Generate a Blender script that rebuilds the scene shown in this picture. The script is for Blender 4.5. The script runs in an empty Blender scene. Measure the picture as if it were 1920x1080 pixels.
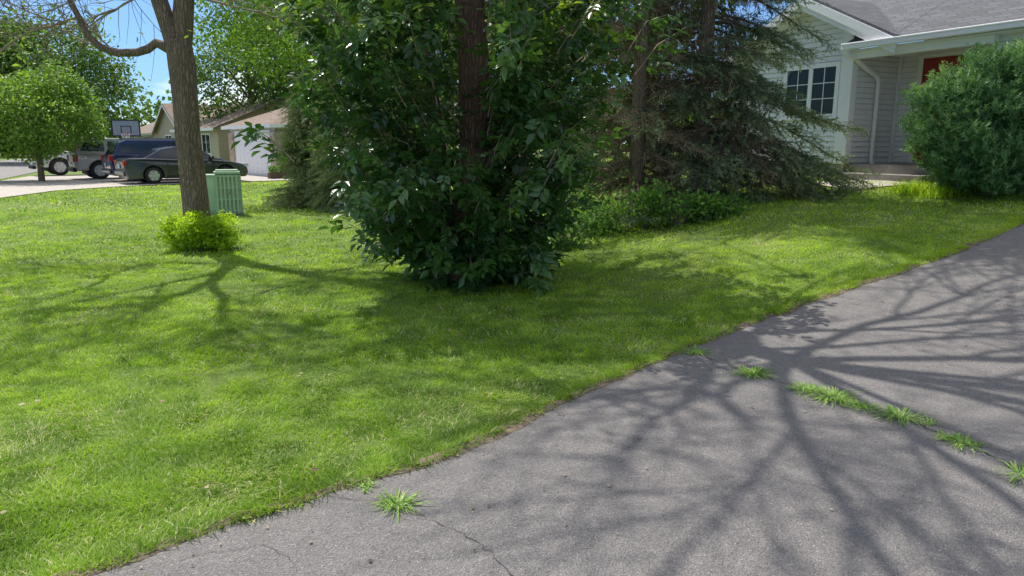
import bpy, math, random
import numpy as np
rng=np.random.default_rng(7)
random.seed(7)
scene=bpy.context.scene
COL=scene.collection
R=math.radians

# ------------------------------------------------------------------ helpers
def norm(a):
    a=np.asarray(a,float)
    return a/np.maximum(np.linalg.norm(a,axis=-1,keepdims=True),1e-9)

def meta(o,label=None,category=None,group=None,kind=None):
    if label: o["label"]=label
    if category: o["category"]=category
    if group: o["group"]=group
    if kind: o["kind"]=kind
    return o

def empty(name,loc,rotz=0,label=None,category=None,group=None):
    e=bpy.data.objects.new(name,None); COL.objects.link(e)
    e.location=loc; e.rotation_euler=(0,0,rotz); e.empty_display_size=.2
    return meta(e,label,category,group)

def np_mesh(name,V,F,mat,parent=None,rnd=None,smooth=False):
    V=np.ascontiguousarray(np.asarray(V,dtype=np.float32).reshape(-1,3))
    F=np.ascontiguousarray(np.asarray(F,dtype=np.int32))
    k=F.shape[1]
    me=bpy.data.meshes.new(name)
    me.vertices.add(len(V)); me.vertices.foreach_set("co",V.ravel())
    me.loops.add(F.size); me.loops.foreach_set("vertex_index",F.ravel())
    me.polygons.add(len(F)); me.polygons.foreach_set("loop_start",np.arange(0,F.size,k,dtype=np.int32))
    me.update(calc_edges=True)
    if rnd is not None:
        a=me.attributes.new("rnd","FLOAT","POINT"); a.data.foreach_set("value",np.asarray(rnd,dtype=np.float32).ravel())
    if smooth: me.polygons.foreach_set("use_smooth",np.ones(len(F),dtype=bool))
    me.materials.append(mat)
    o=bpy.data.objects.new(name,me); COL.objects.link(o)
    if parent: o.parent=parent
    return o

def py_mesh(name,V,F,mat,parent=None,smooth=False,bevel=0,seg=2):
    used=sorted({i for f in F for i in f}); mp={a:b for b,a in enumerate(used)}
    V=[V[i] for i in used]; F=[tuple(mp[i] for i in f) for f in F]
    me=bpy.data.meshes.new(name)
    me.from_pydata([tuple(map(float,v)) for v in V],[],F); me.update()
    if smooth:
        for p in me.polygons: p.use_smooth=True
    me.materials.append(mat)
    o=bpy.data.objects.new(name,me); COL.objects.link(o)
    if parent: o.parent=parent
    if bevel:
        m=o.modifiers.new("b","BEVEL"); m.width=bevel; m.segments=seg; m.limit_method='ANGLE'; m.angle_limit=R(35)
    return o

def boxes(name,bl,mat,parent=None,bevel=0,split=False):
    if split:
        return [boxes(name,[q],mat,parent,bevel) for q in bl]
    V=[];F=[]
    for (x0,x1,y0,y1,z0,z1) in bl:
        b=len(V)
        V+=[(x0,y0,z0),(x1,y0,z0),(x1,y1,z0),(x0,y1,z0),(x0,y0,z1),(x1,y0,z1),(x1,y1,z1),(x0,y1,z1)]
        F+=[tuple(b+i for i in f) for f in ((0,3,2,1),(4,5,6,7),(0,1,5,4),(1,2,6,5),(2,3,7,6),(3,0,4,7))]
    return py_mesh(name,V,F,mat,parent,bevel=bevel)

def slab(V,F,q,th):
    q=[np.array(p,float) for p in q]
    n=np.cross(q[1]-q[0],q[-1]-q[0]); n/=np.linalg.norm(n)
    b=len(V); k=len(q)
    V+= [tuple(p) for p in q]+[tuple(p-n*th) for p in q]
    F+=[tuple(b+i for i in range(k)),tuple(b+2*k-1-i for i in range(k))]
    for i in range(k):
        j=(i+1)%k; F.append((b+i,b+k+i,b+k+j,b+j))

_lat={}
def vnoise(x,y,scale,seed=0):
    if seed not in _lat: _lat[seed]=np.random.default_rng(1000+seed).random((256,256))
    L=_lat[seed]
    x=np.asarray(x,float)/scale+500; y=np.asarray(y,float)/scale+500
    xi=np.floor(x).astype(int); yi=np.floor(y).astype(int); fx=x-xi; fy=y-yi
    fx=fx*fx*(3-2*fx); fy=fy*fy*(3-2*fy)
    a=L[xi%256,yi%256]; b=L[(xi+1)%256,yi%256]; c=L[xi%256,(yi+1)%256]; d=L[(xi+1)%256,(yi+1)%256]
    return (a*(1-fx)+b*fx)*(1-fy)+(c*(1-fx)+d*fx)*fy

def sp(x): return .5*(x+np.sqrt(x*x+1))
def terr(x,y):
    x=np.asarray(x,float); y=np.asarray(y,float)
    s=.8*x+.6*y
    h=.12*(sp(s-5.1)-sp(s-13.1))
    t=np.clip((x+2)/5.5,0,1); m=t*t*(3-2*t)
    return h*m+.02*(vnoise(x,y,2.3,3)-.5)
def tz(x,y): return float(terr(x,y))

# driveway edge
EX=np.array([-14,-4,-1.63,-1.37,-1.0,-.67,-.17,.13,.5,1.18,1.75,2.38,3.36,4.06,5.0,6.33,9,14,22])
EY=np.array([-8,.4,2.42,2.64,2.94,3.17,3.62,4.0,4.5,5.2,5.72,6.25,6.85,7.25,7.85,8.8,10.7,14.2,19.8])
def edge(x):
    x=np.asarray(x,float)
    y=sum(np.interp(x+d,EX,EY) for d in (-.3,-.15,0,.15,.3))/5
    return y+.05*(vnoise(x,x*0,.35,11)-.5)+.03*(vnoise(x,x*0,.09,12)-.5)

ND=[(-13.2,16.5),(-15.2,21.2),(-15.7,24.6),(-14.9,26.9),(-13.2,29.0),(-9.6,32.2),(-11.7,34.9),(-15.5,39.5),(-19.5,39.5),(-24,35.8),(-22,30.5),(-19.6,27.4),(-18.6,25.4),(-19.2,22),(-19,16.5)]
def in_poly(x,y,poly):
    x=np.asarray(x); y=np.asarray(y); c=np.zeros(x.shape,bool); n=len(poly)
    for i in range(n):
        x1,y1=poly[i]; x2,y2=poly[(i+1)%n]
        if y1==y2: continue
        k=((y1>y)!=(y2>y))&(x<(x2-x1)*(y-y1)/(y2-y1)+x1)
        c^=k
    return c

# ------------------------------------------------------------------ materials
def newmat(name):
    m=bpy.data.materials.new(name); m.use_nodes=True
    nt=m.node_tree
    return m,nt,nt.nodes["Principled BSDF"],nt.nodes["Material Output"]
def N(nt,t,**k):
    n=nt.nodes.new(t)
    for a,b in k.items():
        if a in n.inputs.keys(): n.inputs[a].default_value=b
        else: setattr(n,a,b)
    return n
def c4(c): return (c[0],c[1],c[2],1)
def ramp(nt,src,stops):
    r=nt.nodes.new("ShaderNodeValToRGB"); el=r.color_ramp.elements
    el[0].position=stops[0][0]; el[0].color=c4(stops[0][1])
    el[1].position=stops[-1][0]; el[1].color=c4(stops[-1][1])
    for p,c in stops[1:-1]:
        e=el.new(p); e.color=c4(c)
    nt.links.new(src,r.inputs[0]); return r.outputs[0]
def objcoord(nt,scale=(1,1,1)):
    t=nt.nodes.new("ShaderNodeTexCoord"); m=nt.nodes.new("ShaderNodeMapping")
    m.inputs["Scale"].default_value=scale; nt.links.new(t.outputs["Object"],m.inputs["Vector"]); return m.outputs[0]
def noise(nt,vec,scale,detail=4,rough=.6):
    n=nt.nodes.new("ShaderNodeTexNoise"); n.inputs["Scale"].default_value=scale; n.inputs["Detail"].default_value=detail
    n.inputs["Roughness"].default_value=rough
    nt.links.new(vec,n.inputs["Vector"]); return n.outputs["Fac"]
def bump(nt,src,bsdf,strength,dist):
    b=nt.nodes.new("ShaderNodeBump"); b.inputs["Strength"].default_value=strength; b.inputs["Distance"].default_value=dist
    nt.links.new(src,b.inputs["Height"]); nt.links.new(b.outputs[0],bsdf.inputs["Normal"]); return b
def mixc(nt,fac,a,b,mode='MIX'):
    m=nt.nodes.new("ShaderNodeMix"); m.data_type='RGBA'; m.blend_type=mode
    for s,i in ((a,6),(b,7)):
        if isinstance(s,tuple): m.inputs[i].default_value=c4(s)
        else: nt.links.new(s,m.inputs[i])
    if isinstance(fac,(int,float)): m.inputs[0].default_value=fac
    else: nt.links.new(fac,m.inputs[0])
    return m.outputs[2]
def leafmat(name,stops,transl=.35,rough=.45,spec=.4,tint=1.5):
    m,nt,b,o=newmat(name)
    a=nt.nodes.new("ShaderNodeAttribute"); a.attribute_name="rnd"
    col=ramp(nt,a.outputs["Fac"],stops)
    nt.links.new(col,b.inputs["Base Color"]); b.inputs["Roughness"].default_value=rough
    b.inputs["Specular IOR Level"].default_value=spec
    t=nt.nodes.new("ShaderNodeBsdfTranslucent")
    tc=mixc(nt,1.0,col,(tint*1.0,tint*1.05,tint*.45),'MULTIPLY')
    nt.links.new(tc,t.inputs[0])
    mx=nt.nodes.new("ShaderNodeMixShader"); mx.inputs[0].default_value=transl
    nt.links.new(b.outputs[0],mx.inputs[1]); nt.links.new(t.outputs[0],mx.inputs[2]); nt.links.new(mx.outputs[0],o.inputs[0])
    return m
def plain(name,c,rough=.6,metal=0,var=.12,ns=6,bmp=0):
    m,nt,b,o=newmat(name)
    v=objcoord(nt); n=noise(nt,v,ns,5)
    col=ramp(nt,n,[(.3,tuple(x*(1-var) for x in c)),(.7,tuple(min(1,x*(1+var)) for x in c))])
    nt.links.new(col,b.inputs["Base Color"]); b.inputs["Roughness"].default_value=rough; b.inputs["Metallic"].default_value=metal
    if bmp: bump(nt,noise(nt,v,ns*12,3),b,bmp,.01)
    return m
def barkmat(name,c1,c2,sc=1.0):
    m,nt,b,o=newmat(name)
    v=objcoord(nt,(1,1,.22)); 
    vo=nt.nodes.new("ShaderNodeTexVoronoi"); vo.feature='DISTANCE_TO_EDGE'; vo.inputs["Scale"].default_value=26*sc
    nz=nt.nodes.new("ShaderNodeTexNoise"); nz.inputs["Scale"].default_value=9; nz.inputs["Detail"].default_value=5
    nt.links.new(v,nz.inputs["Vector"])
    va=nt.nodes.new("ShaderNodeVectorMath"); va.operation='MULTIPLY_ADD'; va.inputs[1].default_value=(.12,.12,.12)
    nt.links.new(nz.outputs["Color"],va.inputs[0]); nt.links.new(v,va.inputs[2]); nt.links.new(va.outputs[0],vo.inputs["Vector"])
    big=noise(nt,objcoord(nt),2.5,4)
    col=ramp(nt,vo.outputs["Distance"],[(0,c1),(.12,tuple((a+b2)/2 for a,b2 in zip(c1,c2))),(.35,c2)])
    col=mixc(nt,big,col,tuple(x*.65 for x in c2),'MIX')
    nt.links.new(col,b.inputs["Base Color"]); b.inputs["Roughness"].default_value=.9
    bump(nt,vo.outputs["Distance"],b,1.0,.07)
    return m
def sidingmat(name,c,course=.12,off=0,dark=.45,b_=.5):
    m,nt,b,o=newmat(name)
    v=objcoord(nt); s=nt.nodes.new("ShaderNodeSeparateXYZ"); nt.links.new(v,s.inputs[0])
    sb=N(nt,"ShaderNodeMath",operation='SUBTRACT'); nt.links.new(s.outputs[2],sb.inputs[0]); sb.inputs[1].default_value=off
    d=N(nt,"ShaderNodeMath",operation='DIVIDE'); nt.links.new(sb.outputs[0],d.inputs[0]); d.inputs[1].default_value=course
    f=N(nt,"ShaderNodeMath",operation='FRACT'); nt.links.new(d.outputs[0],f.inputs[0])
    col=ramp(nt,f.outputs[0],[(0,tuple(x*dark for x in c)),(.14,tuple(x*.93 for x in c)),(1,c)])  # shade under each lap painted in as a dark stripe
    dirt=noise(nt,v,4,5)
    col=mixc(nt,1.0,col,ramp(nt,dirt,[(.3,(.94,.94,.93)),(.6,(1,1,1))]),'MULTIPLY')
    nt.links.new(col,b.inputs["Base Color"]); b.inputs["Roughness"].default_value=.55
    if b_: bump(nt,f.outputs[0],b,b_,.02)
    return m
def shinglemat(name,c):
    m,nt,b,o=newmat(name)
    v=objcoord(nt)
    s=nt.nodes.new("ShaderNodeSeparateXYZ"); nt.links.new(v,s.inputs[0])
    ad=N(nt,"ShaderNodeMath",operation='ADD'); nt.links.new(s.outputs[0],ad.inputs[0]); nt.links.new(s.outputs[1],ad.inputs[1])
    cb=nt.nodes.new("ShaderNodeCombineXYZ"); nt.links.new(ad.outputs[0],cb.inputs[0])
    ml=N(nt,"ShaderNodeMath",operation='MULTIPLY'); nt.links.new(s.outputs[2],ml.inputs[0]); ml.inputs[1].default_value=2.2
    nt.links.new(ml.outputs[0],cb.inputs[1])
    br=nt.nodes.new("ShaderNodeTexBrick"); nt.links.new(cb.outputs[0],br.inputs["Vector"])
    br.inputs["Scale"].default_value=1; br.inputs["Brick Width"].default_value=.3; br.inputs["Row Height"].default_value=.14
    br.inputs["Mortar Size"].default_value=.012
    br.inputs["Color1"].default_value=c4(tuple(x*1.3 for x in c)); br.inputs["Color2"].default_value=c4(tuple(x*.65 for x in c))
    br.inputs["Mortar"].default_value=c4(tuple(x*.35 for x in c))
    n=noise(nt,v,60,2)
    col=mixc(nt,.4,br.outputs["Color"],ramp(nt,n,[(.3,tuple(x*.5 for x in c)),(.7,tuple(x*1.5 for x in c))]))
    nt.links.new(col,b.inputs["Base Color"]); b.inputs["Roughness"].default_value=.9
    bump(nt,br.outputs["Fac"],b,-.6,.015)
    return m
def glassmat(name,c=(.02,.025,.03),rough=.05,spec=.9):
    m,nt,b,o=newmat(name)
    v=objcoord(nt); n=noise(nt,v,1.5,3)
    nt.links.new(ramp(nt,n,[(.3,tuple(x*.6 for x in c)),(.7,tuple(x*1.5 for x in c))]),b.inputs["Base Color"])
    b.inputs["Roughness"].default_value=rough; b.inputs["Specular IOR Level"].default_value=spec
    return m
def paintmat(name,c,metal=.4,rough=.3):
    m,nt,b,o=newmat(name)
    v=objcoord(nt); n=noise(nt,v,3,4)
    s=nt.nodes.new("ShaderNodeSeparateXYZ"); nt.links.new(v,s.inputs[0])
    dirt=N(nt,"ShaderNodeMapRange"); dirt.inputs[1].default_value=.2; dirt.inputs[2].default_value=.7; dirt.inputs[3].default_value=.5; dirt.inputs[4].default_value=.05
    nt.links.new(s.outputs[2],dirt.inputs[0])
    mu=N(nt,"ShaderNodeMath",operation='MULTIPLY'); nt.links.new(dirt.outputs[0],mu.inputs[0]); nt.links.new(n,mu.inputs[1])
    nt.links.new(mixc(nt,mu.outputs[0],c,(.2,.17,.13)),b.inputs["Base Color"])
    b.inputs["Metallic"].default_value=metal; b.inputs["Roughness"].default_value=rough
    b.inputs["Coat Weight"].default_value=.5
    return m

M_white=plain("white_paint",(.91,.90,.92),.55,var=.02)
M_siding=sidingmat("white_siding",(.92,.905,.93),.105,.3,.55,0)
M_glass=glassmat("window_glass",rough=.03)
M_black=plain("rubber",(.02,.02,.02),.8)
M_rim=plain("wheel_alloy",(.6,.61,.62),.35,.5)
M_red=plain("red_lens",(.35,.01,.01),.25)
M_lens=plain("clear_lens",(.6,.62,.62),.15)
M_plate=plain("licence_plate",(.5,.55,.6),.5)
M_shingle=shinglemat("grey_shingles",(.125,.127,.14))
M_shingle_b=shinglemat("brown_shingles",(.25,.18,.14))
M_conc=plain("concrete",(.46,.41,.36),.9,var=.15,ns=3,bmp=.2)
M_bark=barkmat("grey_bark",(.06,.043,.032),(.42,.31,.22))
M_bark_r=barkmat("reddish_bark",(.05,.03,.022),(.36,.21,.14))
M_twig=plain("twig_bark",(.32,.25,.19),.9,var=.3,ns=3)
M_ggreen=plain("pale_green_plastic",(.37,.52,.34),.5,var=.08,ns=5)
M_dgreen=plain("dark_green",(.12,.20,.12),.6)  # deeper green for the utility box base skirt
M_metal=plain("grey_metal",(.3,.3,.31),.4,.6)
M_reddoor=plain("red_door_paint",(.33,.035,.03),.4)
M_found=plain("foundation_block",(.34,.32,.30),.9,var=.2,ns=8,bmp=.3)

# asphalt
M_asph,nt,b,o=newmat("old_asphalt")
v=objcoord(nt)
big=noise(nt,v,.7,5); fine=noise(nt,v,170,3,.8); med=noise(nt,v,11,5); grain=noise(nt,v,75,4,.8)
vo=nt.nodes.new("ShaderNodeTexVoronoi"); vo.inputs["Scale"].default_value=110; nt.links.new(v,vo.inputs["Vector"])
sep=nt.nodes.new("ShaderNodeSeparateColor"); nt.links.new(vo.outputs["Color"],sep.inputs[0])
base=ramp(nt,big,[(.3,(.18,.168,.162)),(.55,(.225,.209,.20)),(.75,(.285,.262,.246))])
base=mixc(nt,.45,base,ramp(nt,fine,[(.38,(.055,.052,.052)),(.62,(.48,.445,.42))]))
base=mixc(nt,.38,base,ramp(nt,grain,[(.41,(.09,.084,.083)),(.59,(.38,.35,.332))]))
base=mixc(nt,.2,base,ramp(nt,med,[(.35,(.13,.12,.117)),(.65,(.30,.277,.26))]))
st=ramp(nt,sep.outputs[0],[(.94,(0,0,0)),(.97,(1,1,1))])
near=ramp(nt,vo.outputs["Distance"],[(.3,(1,1,1)),(.5,(0,0,0))])
st=mixc(nt,1.0,st,near,'MULTIPLY')
st=mixc(nt,1.0,st,(.65,.65,.65),'MULTIPLY')
base=mixc(nt,st,base,(.60,.52,.44))
nt.links.new(base,b.inputs["Base Color"]); b.inputs["Roughness"].default_value=.9; b.inputs["Specular IOR Level"].default_value=.25
hh=N(nt,"ShaderNodeMath",operation='ADD'); nt.links.new(grain,hh.inputs[0]); nt.links.new(vo.outputs["Distance"],hh.inputs[1])
bump(nt,hh.outputs[0],b,.9,.008)
# ground under grass
M_ground,nt,b,o=newmat("lawn_soil")
v=objcoord(nt)
col=ramp(nt,noise(nt,v,.6,6),[(.3,(.10,.16,.026)),(.5,(.15,.23,.035)),(.7,(.20,.27,.05))])
col=mixc(nt,.5,col,ramp(nt,noise(nt,v,30,5,.75),[(.3,(.05,.075,.016)),(.55,(.15,.21,.04)),(.75,(.28,.29,.10))]))
nt.links.new(col,b.inputs["Base Color"]); b.inputs["Roughness"].default_value=.95
bump(nt,noise(nt,v,40,4),b,.8,.03)
M_soil=plain("edge_soil",(.17,.125,.09),.95,var=.6,ns=25,bmp=.6)
M_crack=plain("crack_fill",(.06,.055,.05),.95,var=.3,ns=40)
M_road=plain("street_asphalt",(.24,.225,.21),.9,var=.15,ns=2,bmp=.2)

M_grass=leafmat("grass_blades",[(0,(.08,.145,.02)),(.3,(.205,.345,.035)),(.62,(.41,.58,.06)),(.86,(.58,.70,.13)),(.93,(.70,.64,.38)),(1,(.78,.70,.46))],.42,.55,.25,1.3)
M_ash=leafmat("ash_leaves",[(0,(.03,.075,.026)),(.5,(.07,.155,.042)),(.9,(.14,.26,.06)),(1,(.30,.42,.06))],.34,.30,.8)
M_need=leafmat("spruce_needles",[(0,(.055,.085,.048)),(.5,(.125,.18,.10)),(1,(.32,.38,.22))],.22,.55,.25)
M_dead=leafmat("dead_twigs",[(0,(.15,.11,.075)),(1,(.42,.31,.22))],.1,.8,.1,1)
M_pale=leafmat("pale_conifer_leaves",[(0,(.14,.19,.09)),(.5,(.26,.32,.15)),(1,(.38,.41,.22))],.25,.6,.2)
M_arb=leafmat("arborvitae_leaves",[(0,(.06,.14,.06)),(.5,(.13,.26,.105)),(1,(.27,.43,.18))],.25,.5,.3)
M_yel=leafmat("yellow_green_leaves",[(0,(.19,.31,.025)),(.5,(.37,.52,.035)),(1,(.56,.65,.07))],.42,.45,.3)
M_maple=leafmat("maple_leaves",[(0,(.08,.16,.03)),(.5,(.16,.28,.045)),(1,(.28,.40,.08))],.4,.5,.3)
M_bg=leafmat("tree_leaves",[(0,(.05,.10,.024)),(.5,(.10,.18,.036)),(1,(.19,.29,.055))],.35,.5,.3)
M_bgd=leafmat("dark_tree_leaves",[(0,(.035,.065,.02)),(.5,(.07,.12,.03)),(1,(.13,.19,.05))],.3,.5,.3)
M_weed=leafmat("weed_leaves",[(0,(.055,.13,.03)),(.5,(.12,.25,.045)),(1,(.22,.37,.08))],.35,.45,.3)
M_crab=leafmat("crabgrass_blades",[(0,(.15,.29,.05)),(.6,(.29,.48,.09)),(1,(.48,.60,.2))],.35,.45,.35)
M_debris=leafmat("dry_leaf_bits",[(0,(.12,.09,.06)),(.5,(.28,.21,.14)),(1,(.48,.39,.26))],.1,.8,.1)

# ------------------------------------------------------------------ ground sheets
def axis(parts):
    out=[]
    for a,b2,s in parts: out.append(np.arange(a,b2,s))
    out.append([parts[-1][1]]); return np.concatenate(out)
gx=axis([(-300,-60,30),(-60,-16,2),(-16,14,.3),(14,60,2),(60,300,30)])
gy=axis([(-60,-8,4),(-8,18,.3),(18,60,2),(60,600,30)])
X,Y=np.meshgrid(gx,gy,indexing='ij')
Z=terr(X,Y)
V=np.stack([X,Y,Z],-1).reshape(-1,3)
ny=len(gy); I,J=np.meshgrid(np.arange(len(gx)-1),np.arange(ny-1),indexing='ij'); I=I.ravel();J=J.ravel()
F=np.stack([I*ny+J,(I+1)*ny+J,(I+1)*ny+J+1,I*ny+J+1],-1)
g=np_mesh("ground",V,F,M_ground,smooth=True); meta(g,kind="structure",label="gently sloping lawn ground around the houses")

xs=np.concatenate([np.arange(-13,-3,.3),np.arange(-3,8,.04),np.arange(8,20,.3)])
tt=np.concatenate([[0,.03],np.linspace(.1,6,22),np.linspace(6.5,24,30)])
ye=edge(xs)
X=np.repeat(xs[:,None],len(tt),1); Y=ye[:,None]-tt[None,:]
Z=terr(X,Y)+.014; Z[:,0]-=.02
V=np.stack([X,Y,Z],-1).reshape(-1,3); ny=len(tt)
I,J=np.meshgrid(np.arange(len(xs)-1),np.arange(ny-1),indexing='ij'); I=I.ravel();J=J.ravel()
F=np.stack([I*ny+J,I*ny+J+1,(I+1)*ny+J+1,(I+1)*ny+J],-1)
dv=np_mesh("driveway",V,F,M_asph,smooth=True); meta(dv,kind="structure",label="weathered grey asphalt driveway with cracks")
# soil strip
xs=np.arange(-3,10,.03); 
wd=.03+.11*vnoise(xs,xs*0,.25,21)*vnoise(xs,xs*0,.9,22)*1.6
rows=[edge(xs)-.01-wd*.75, edge(xs)-wd*.25, edge(xs)+.03, edge(xs)+.10]
zz=[.0155,.020,.022,.0]
V=np.stack([np.stack([xs,r+.016*(rng.random(len(xs))-.5),terr(xs,r)+z+.006*rng.random(len(xs))*(k in(1,2))],-1) for k,(r,z) in enumerate(zip(rows,zz))],1).reshape(-1,3)
I,J=np.meshgrid(np.arange(len(xs)-1),np.arange(3),indexing='ij'); I=I.ravel();J=J.ravel()
F=np.stack([I*4+J,(I+1)*4+J,(I+1)*4+J+1,I*4+J+1],-1)
so=np_mesh("soil_edge",V,F,M_soil); meta(so,kind="structure",label="bare brown soil strip between lawn and driveway")
# cracks
def crack(pts,w,seed):
    r=np.random.default_rng(seed); P=[]
    for a,b2 in zip(pts[:-1],pts[1:]):
        a=np.array(a);b2=np.array(b2); n=int(np.linalg.norm(b2-a)/.03)+1
        for i in range(n): P.append(a+(b2-a)*i/n+r.normal(0,.006,2))
    P=np.array(P); t=norm(np.gradient(P,axis=0)); s=np.stack([-t[:,1],t[:,0]],-1)
    ww=w*(.15+r.random(len(P)))[:,None]
    A=P+s*ww; B=P-s*ww
    V=np.stack([np.c_[A,terr(A[:,0],A[:,1])+.018],np.c_[B,terr(B[:,0],B[:,1])+.018]],1).reshape(-1,3)
    i=np.arange(len(P)-1); F=np.stack([i*2,i*2+1,i*2+3,i*2+2],-1)
    return V,F
VV=[];FF=[];off=0
for pts,w,sd in [([(1.35,5.3),(1.67,4.72),(2.02,4.26),(2.27,3.89),(2.42,3.52),(2.55,3.1),(2.6,2.2)],.005,1),
               ([(-.9,3.02),(-.51,2.92),(-.3,2.75),(-.12,2.6),(.02,2.35)],.0022,2),
               ([(-1.3,2.5),(-1.0,2.6),(-.8,2.45)],.0013,3)]:
    V,F=crack(pts,w,sd); VV.append(V);FF.append(F+off);off+=len(V)
ck=np_mesh("driveway_crack",np.concatenate(VV),np.concatenate(FF),M_crack); meta(ck,kind="structure",label="thin dark cracks across the asphalt driveway")

def flat_poly(name,poly,z,mat,label):
    V=[(x,y,tz(x,y)*0+z) for x,y in poly]
    o=py_mesh(name,V,[tuple(range(len(V)))],mat); return meta(o,kind="structure",label=label)
flat_poly("concrete_driveway",ND,.035,M_conc,"pale concrete driveway of the neighbouring house")
RD=[(-14,8),(-21.5,8),(-24,22),(-38,48),(-62,95),(-52,95),(-30.5,48),(-18.2,22)]
flat_poly("road",RD,.025,M_road,"residential street beyond the parked vehicles")

# ------------------------------------------------------------------ grass
def blades(P,h,w,lean,rnd,az=None):
    n=len(P)
    az=rng.random(n)*6.283 if az is None else az
    wa=az+1.57+rng.normal(0,.5,n)
    s=np.stack([np.cos(wa),np.sin(wa),0*wa],-1)*w[:,None]*.5
    l=np.stack([np.cos(az),np.sin(az),0*az],-1)*(lean*h)[:,None]
    up=np.zeros((n,3)); up[:,2]=h
    hz=1/np.sqrt(1+lean**2*.6)
    mid=P+l*.38+up*.6*hz[:,None]; tip=P+l+up*(hz*(1-.25*np.clip(lean-.6,0,1)))[:,None]
    V=np.stack([P-s,P+s,mid-s*.8,mid+s*.8,tip],1).reshape(-1,3)
    b=np.arange(n)[:,None]*5
    F=np.concatenate([b+np.array([[0,1,3]]),b+np.array([[0,3,2]]),b+np.array([[2,3,4]])],0)
    return V,F,np.repeat(rnd,5)
PX=[];PH=[];PW=[]
def zone(n,y0,y1,h,w):
    y=y0+(y1-y0)*rng.random(n); x0=-.78*y-.6; x1=np.minimum(.80*y+.4,12)
    x=x0+(x1-x0)*rng.random(n)
    e=edge(x)
    k=(y>e+.0+.05*rng.random(n))
    for cx,cy,r in ((-.5,8.25,.5),(2.1,12.4,.8),(3.3,12.9,.8)):
        k&=((x-cx)**2+(y-cy)**2>r*r)
    k&=~in_poly(x,y,ND)&~in_poly(x,y,RD)
    u=(x-6.66)*.475-(y-14.5)*.88; vv=(x-6.66)*.88+(y-14.5)*.475
    k&=~((vv>-.1)&(u>-4)&(vv<9))
    x=x[k];y=y[k]
    d=vnoise(x,y,.12,5)*.45+vnoise(x,y,.4,6)*.35+vnoise(x,y,1.6,16)*.2
    kk=rng.random(len(x))<.2+1.4*d
    x=x[kk];y=y[kk];d=d[kk]
    PX.append(np.stack([x,y],-1)); PH.append(h*(.25+1.3*d)*(.7+.6*rng.random(len(x)))); PW.append(w*(.7+.6*rng.random(len(x))))
zone(215000,1.9,5,.031,.0040)
zone(215000,5,9.5,.037,.0058)
zone(140000,9.5,17,.042,.011)
zone(90000,17,36,.06,.024)
n=36000; x=-2.6+12*rng.random(n); e=edge(x); y=e+np.abs(rng.normal(0,.09,n))-.045
cl=vnoise(x,y,.11,9); k=rng.random(n)<cl*1.7-.3; x=x[k];y=y[k]
PX.append(np.stack([x,y],-1)); PH.append(.056*(.5+rng.random(len(x)))); PW.append(.005*(.7+.6*rng.random(len(x))))
P2=np.concatenate(PX); H=np.concatenate(PH); W=np.concatenate(PW)
P=np.c_[P2,terr(P2[:,0],P2[:,1])+.0]
cr=-.14+.36*vnoise(P2[:,0],P2[:,1],1.1,7)+.44*vnoise(P2[:,0],P2[:,1],.17,8)+.26*rng.random(len(P))+.18*vnoise(P2[:,0],P2[:,1],4,10)
dry=rng.random(len(P))<(.035+.45*np.clip(vnoise(P2[:,0],P2[:,1],.45,14)-.5,0,1))
cr=np.where(dry,.9+.1*rng.random(len(P)),np.clip(cr,0,.86))
lean=np.where(dry,.9+rng.random(len(P))*.9,.4+1.1*rng.random(len(P)))
az=vnoise(P2[:,0],P2[:,1],.35,15)*9+rng.normal(0,1.2,len(P))
V,F,r=blades(P,H,W,lean,cr,az)
gr=np_mesh("lawn_grass",V,F,M_grass,rnd=r); meta(gr,kind="stuff",label="sunny mown green lawn grass with dry clippings",category="grass")

# fallen bits
n1=620;n2=70
x=-2+9*rng.random(n1); y=edge(x)-.03-np.abs(rng.normal(0,1.3,n1))
x2=-4+9*rng.random(n2); y2=edge(x2)+.1+5*rng.random(n2)
x=np.r_[x,x2]; y=np.r_[y,y2]; n=len(x)
zz=terr(x,y)+.02+np.r_[np.zeros(n1),np.full(n2,.025)]
sz=np.r_[.003+.013*rng.random(n1)**3,.012+.02*rng.random(n2)]
a=rng.random((n,5))*.5+np.linspace(0,5.02,5)[None]
rr=sz[:,None]*(.4+.6*rng.random((n,5)))
V=np.stack([x[:,None]+np.cos(a)*rr,y[:,None]+np.sin(a)*rr,zz[:,None]+.006*rng.random((n,5))],-1).reshape(-1,3)
b5=np.arange(n)[:,None]*5
F=np.concatenate([b5+np.array([[0,1,2]]),b5+np.array([[0,2,3]]),b5+np.array([[0,3,4]])])
db=np_mesh("fallen_leaf_bits",V,F,M_debris,rnd=np.repeat(rng.random(n),5)); meta(db,kind="stuff",label="small dry leaf bits and pebbles on driveway and lawn",category="debris")

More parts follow.
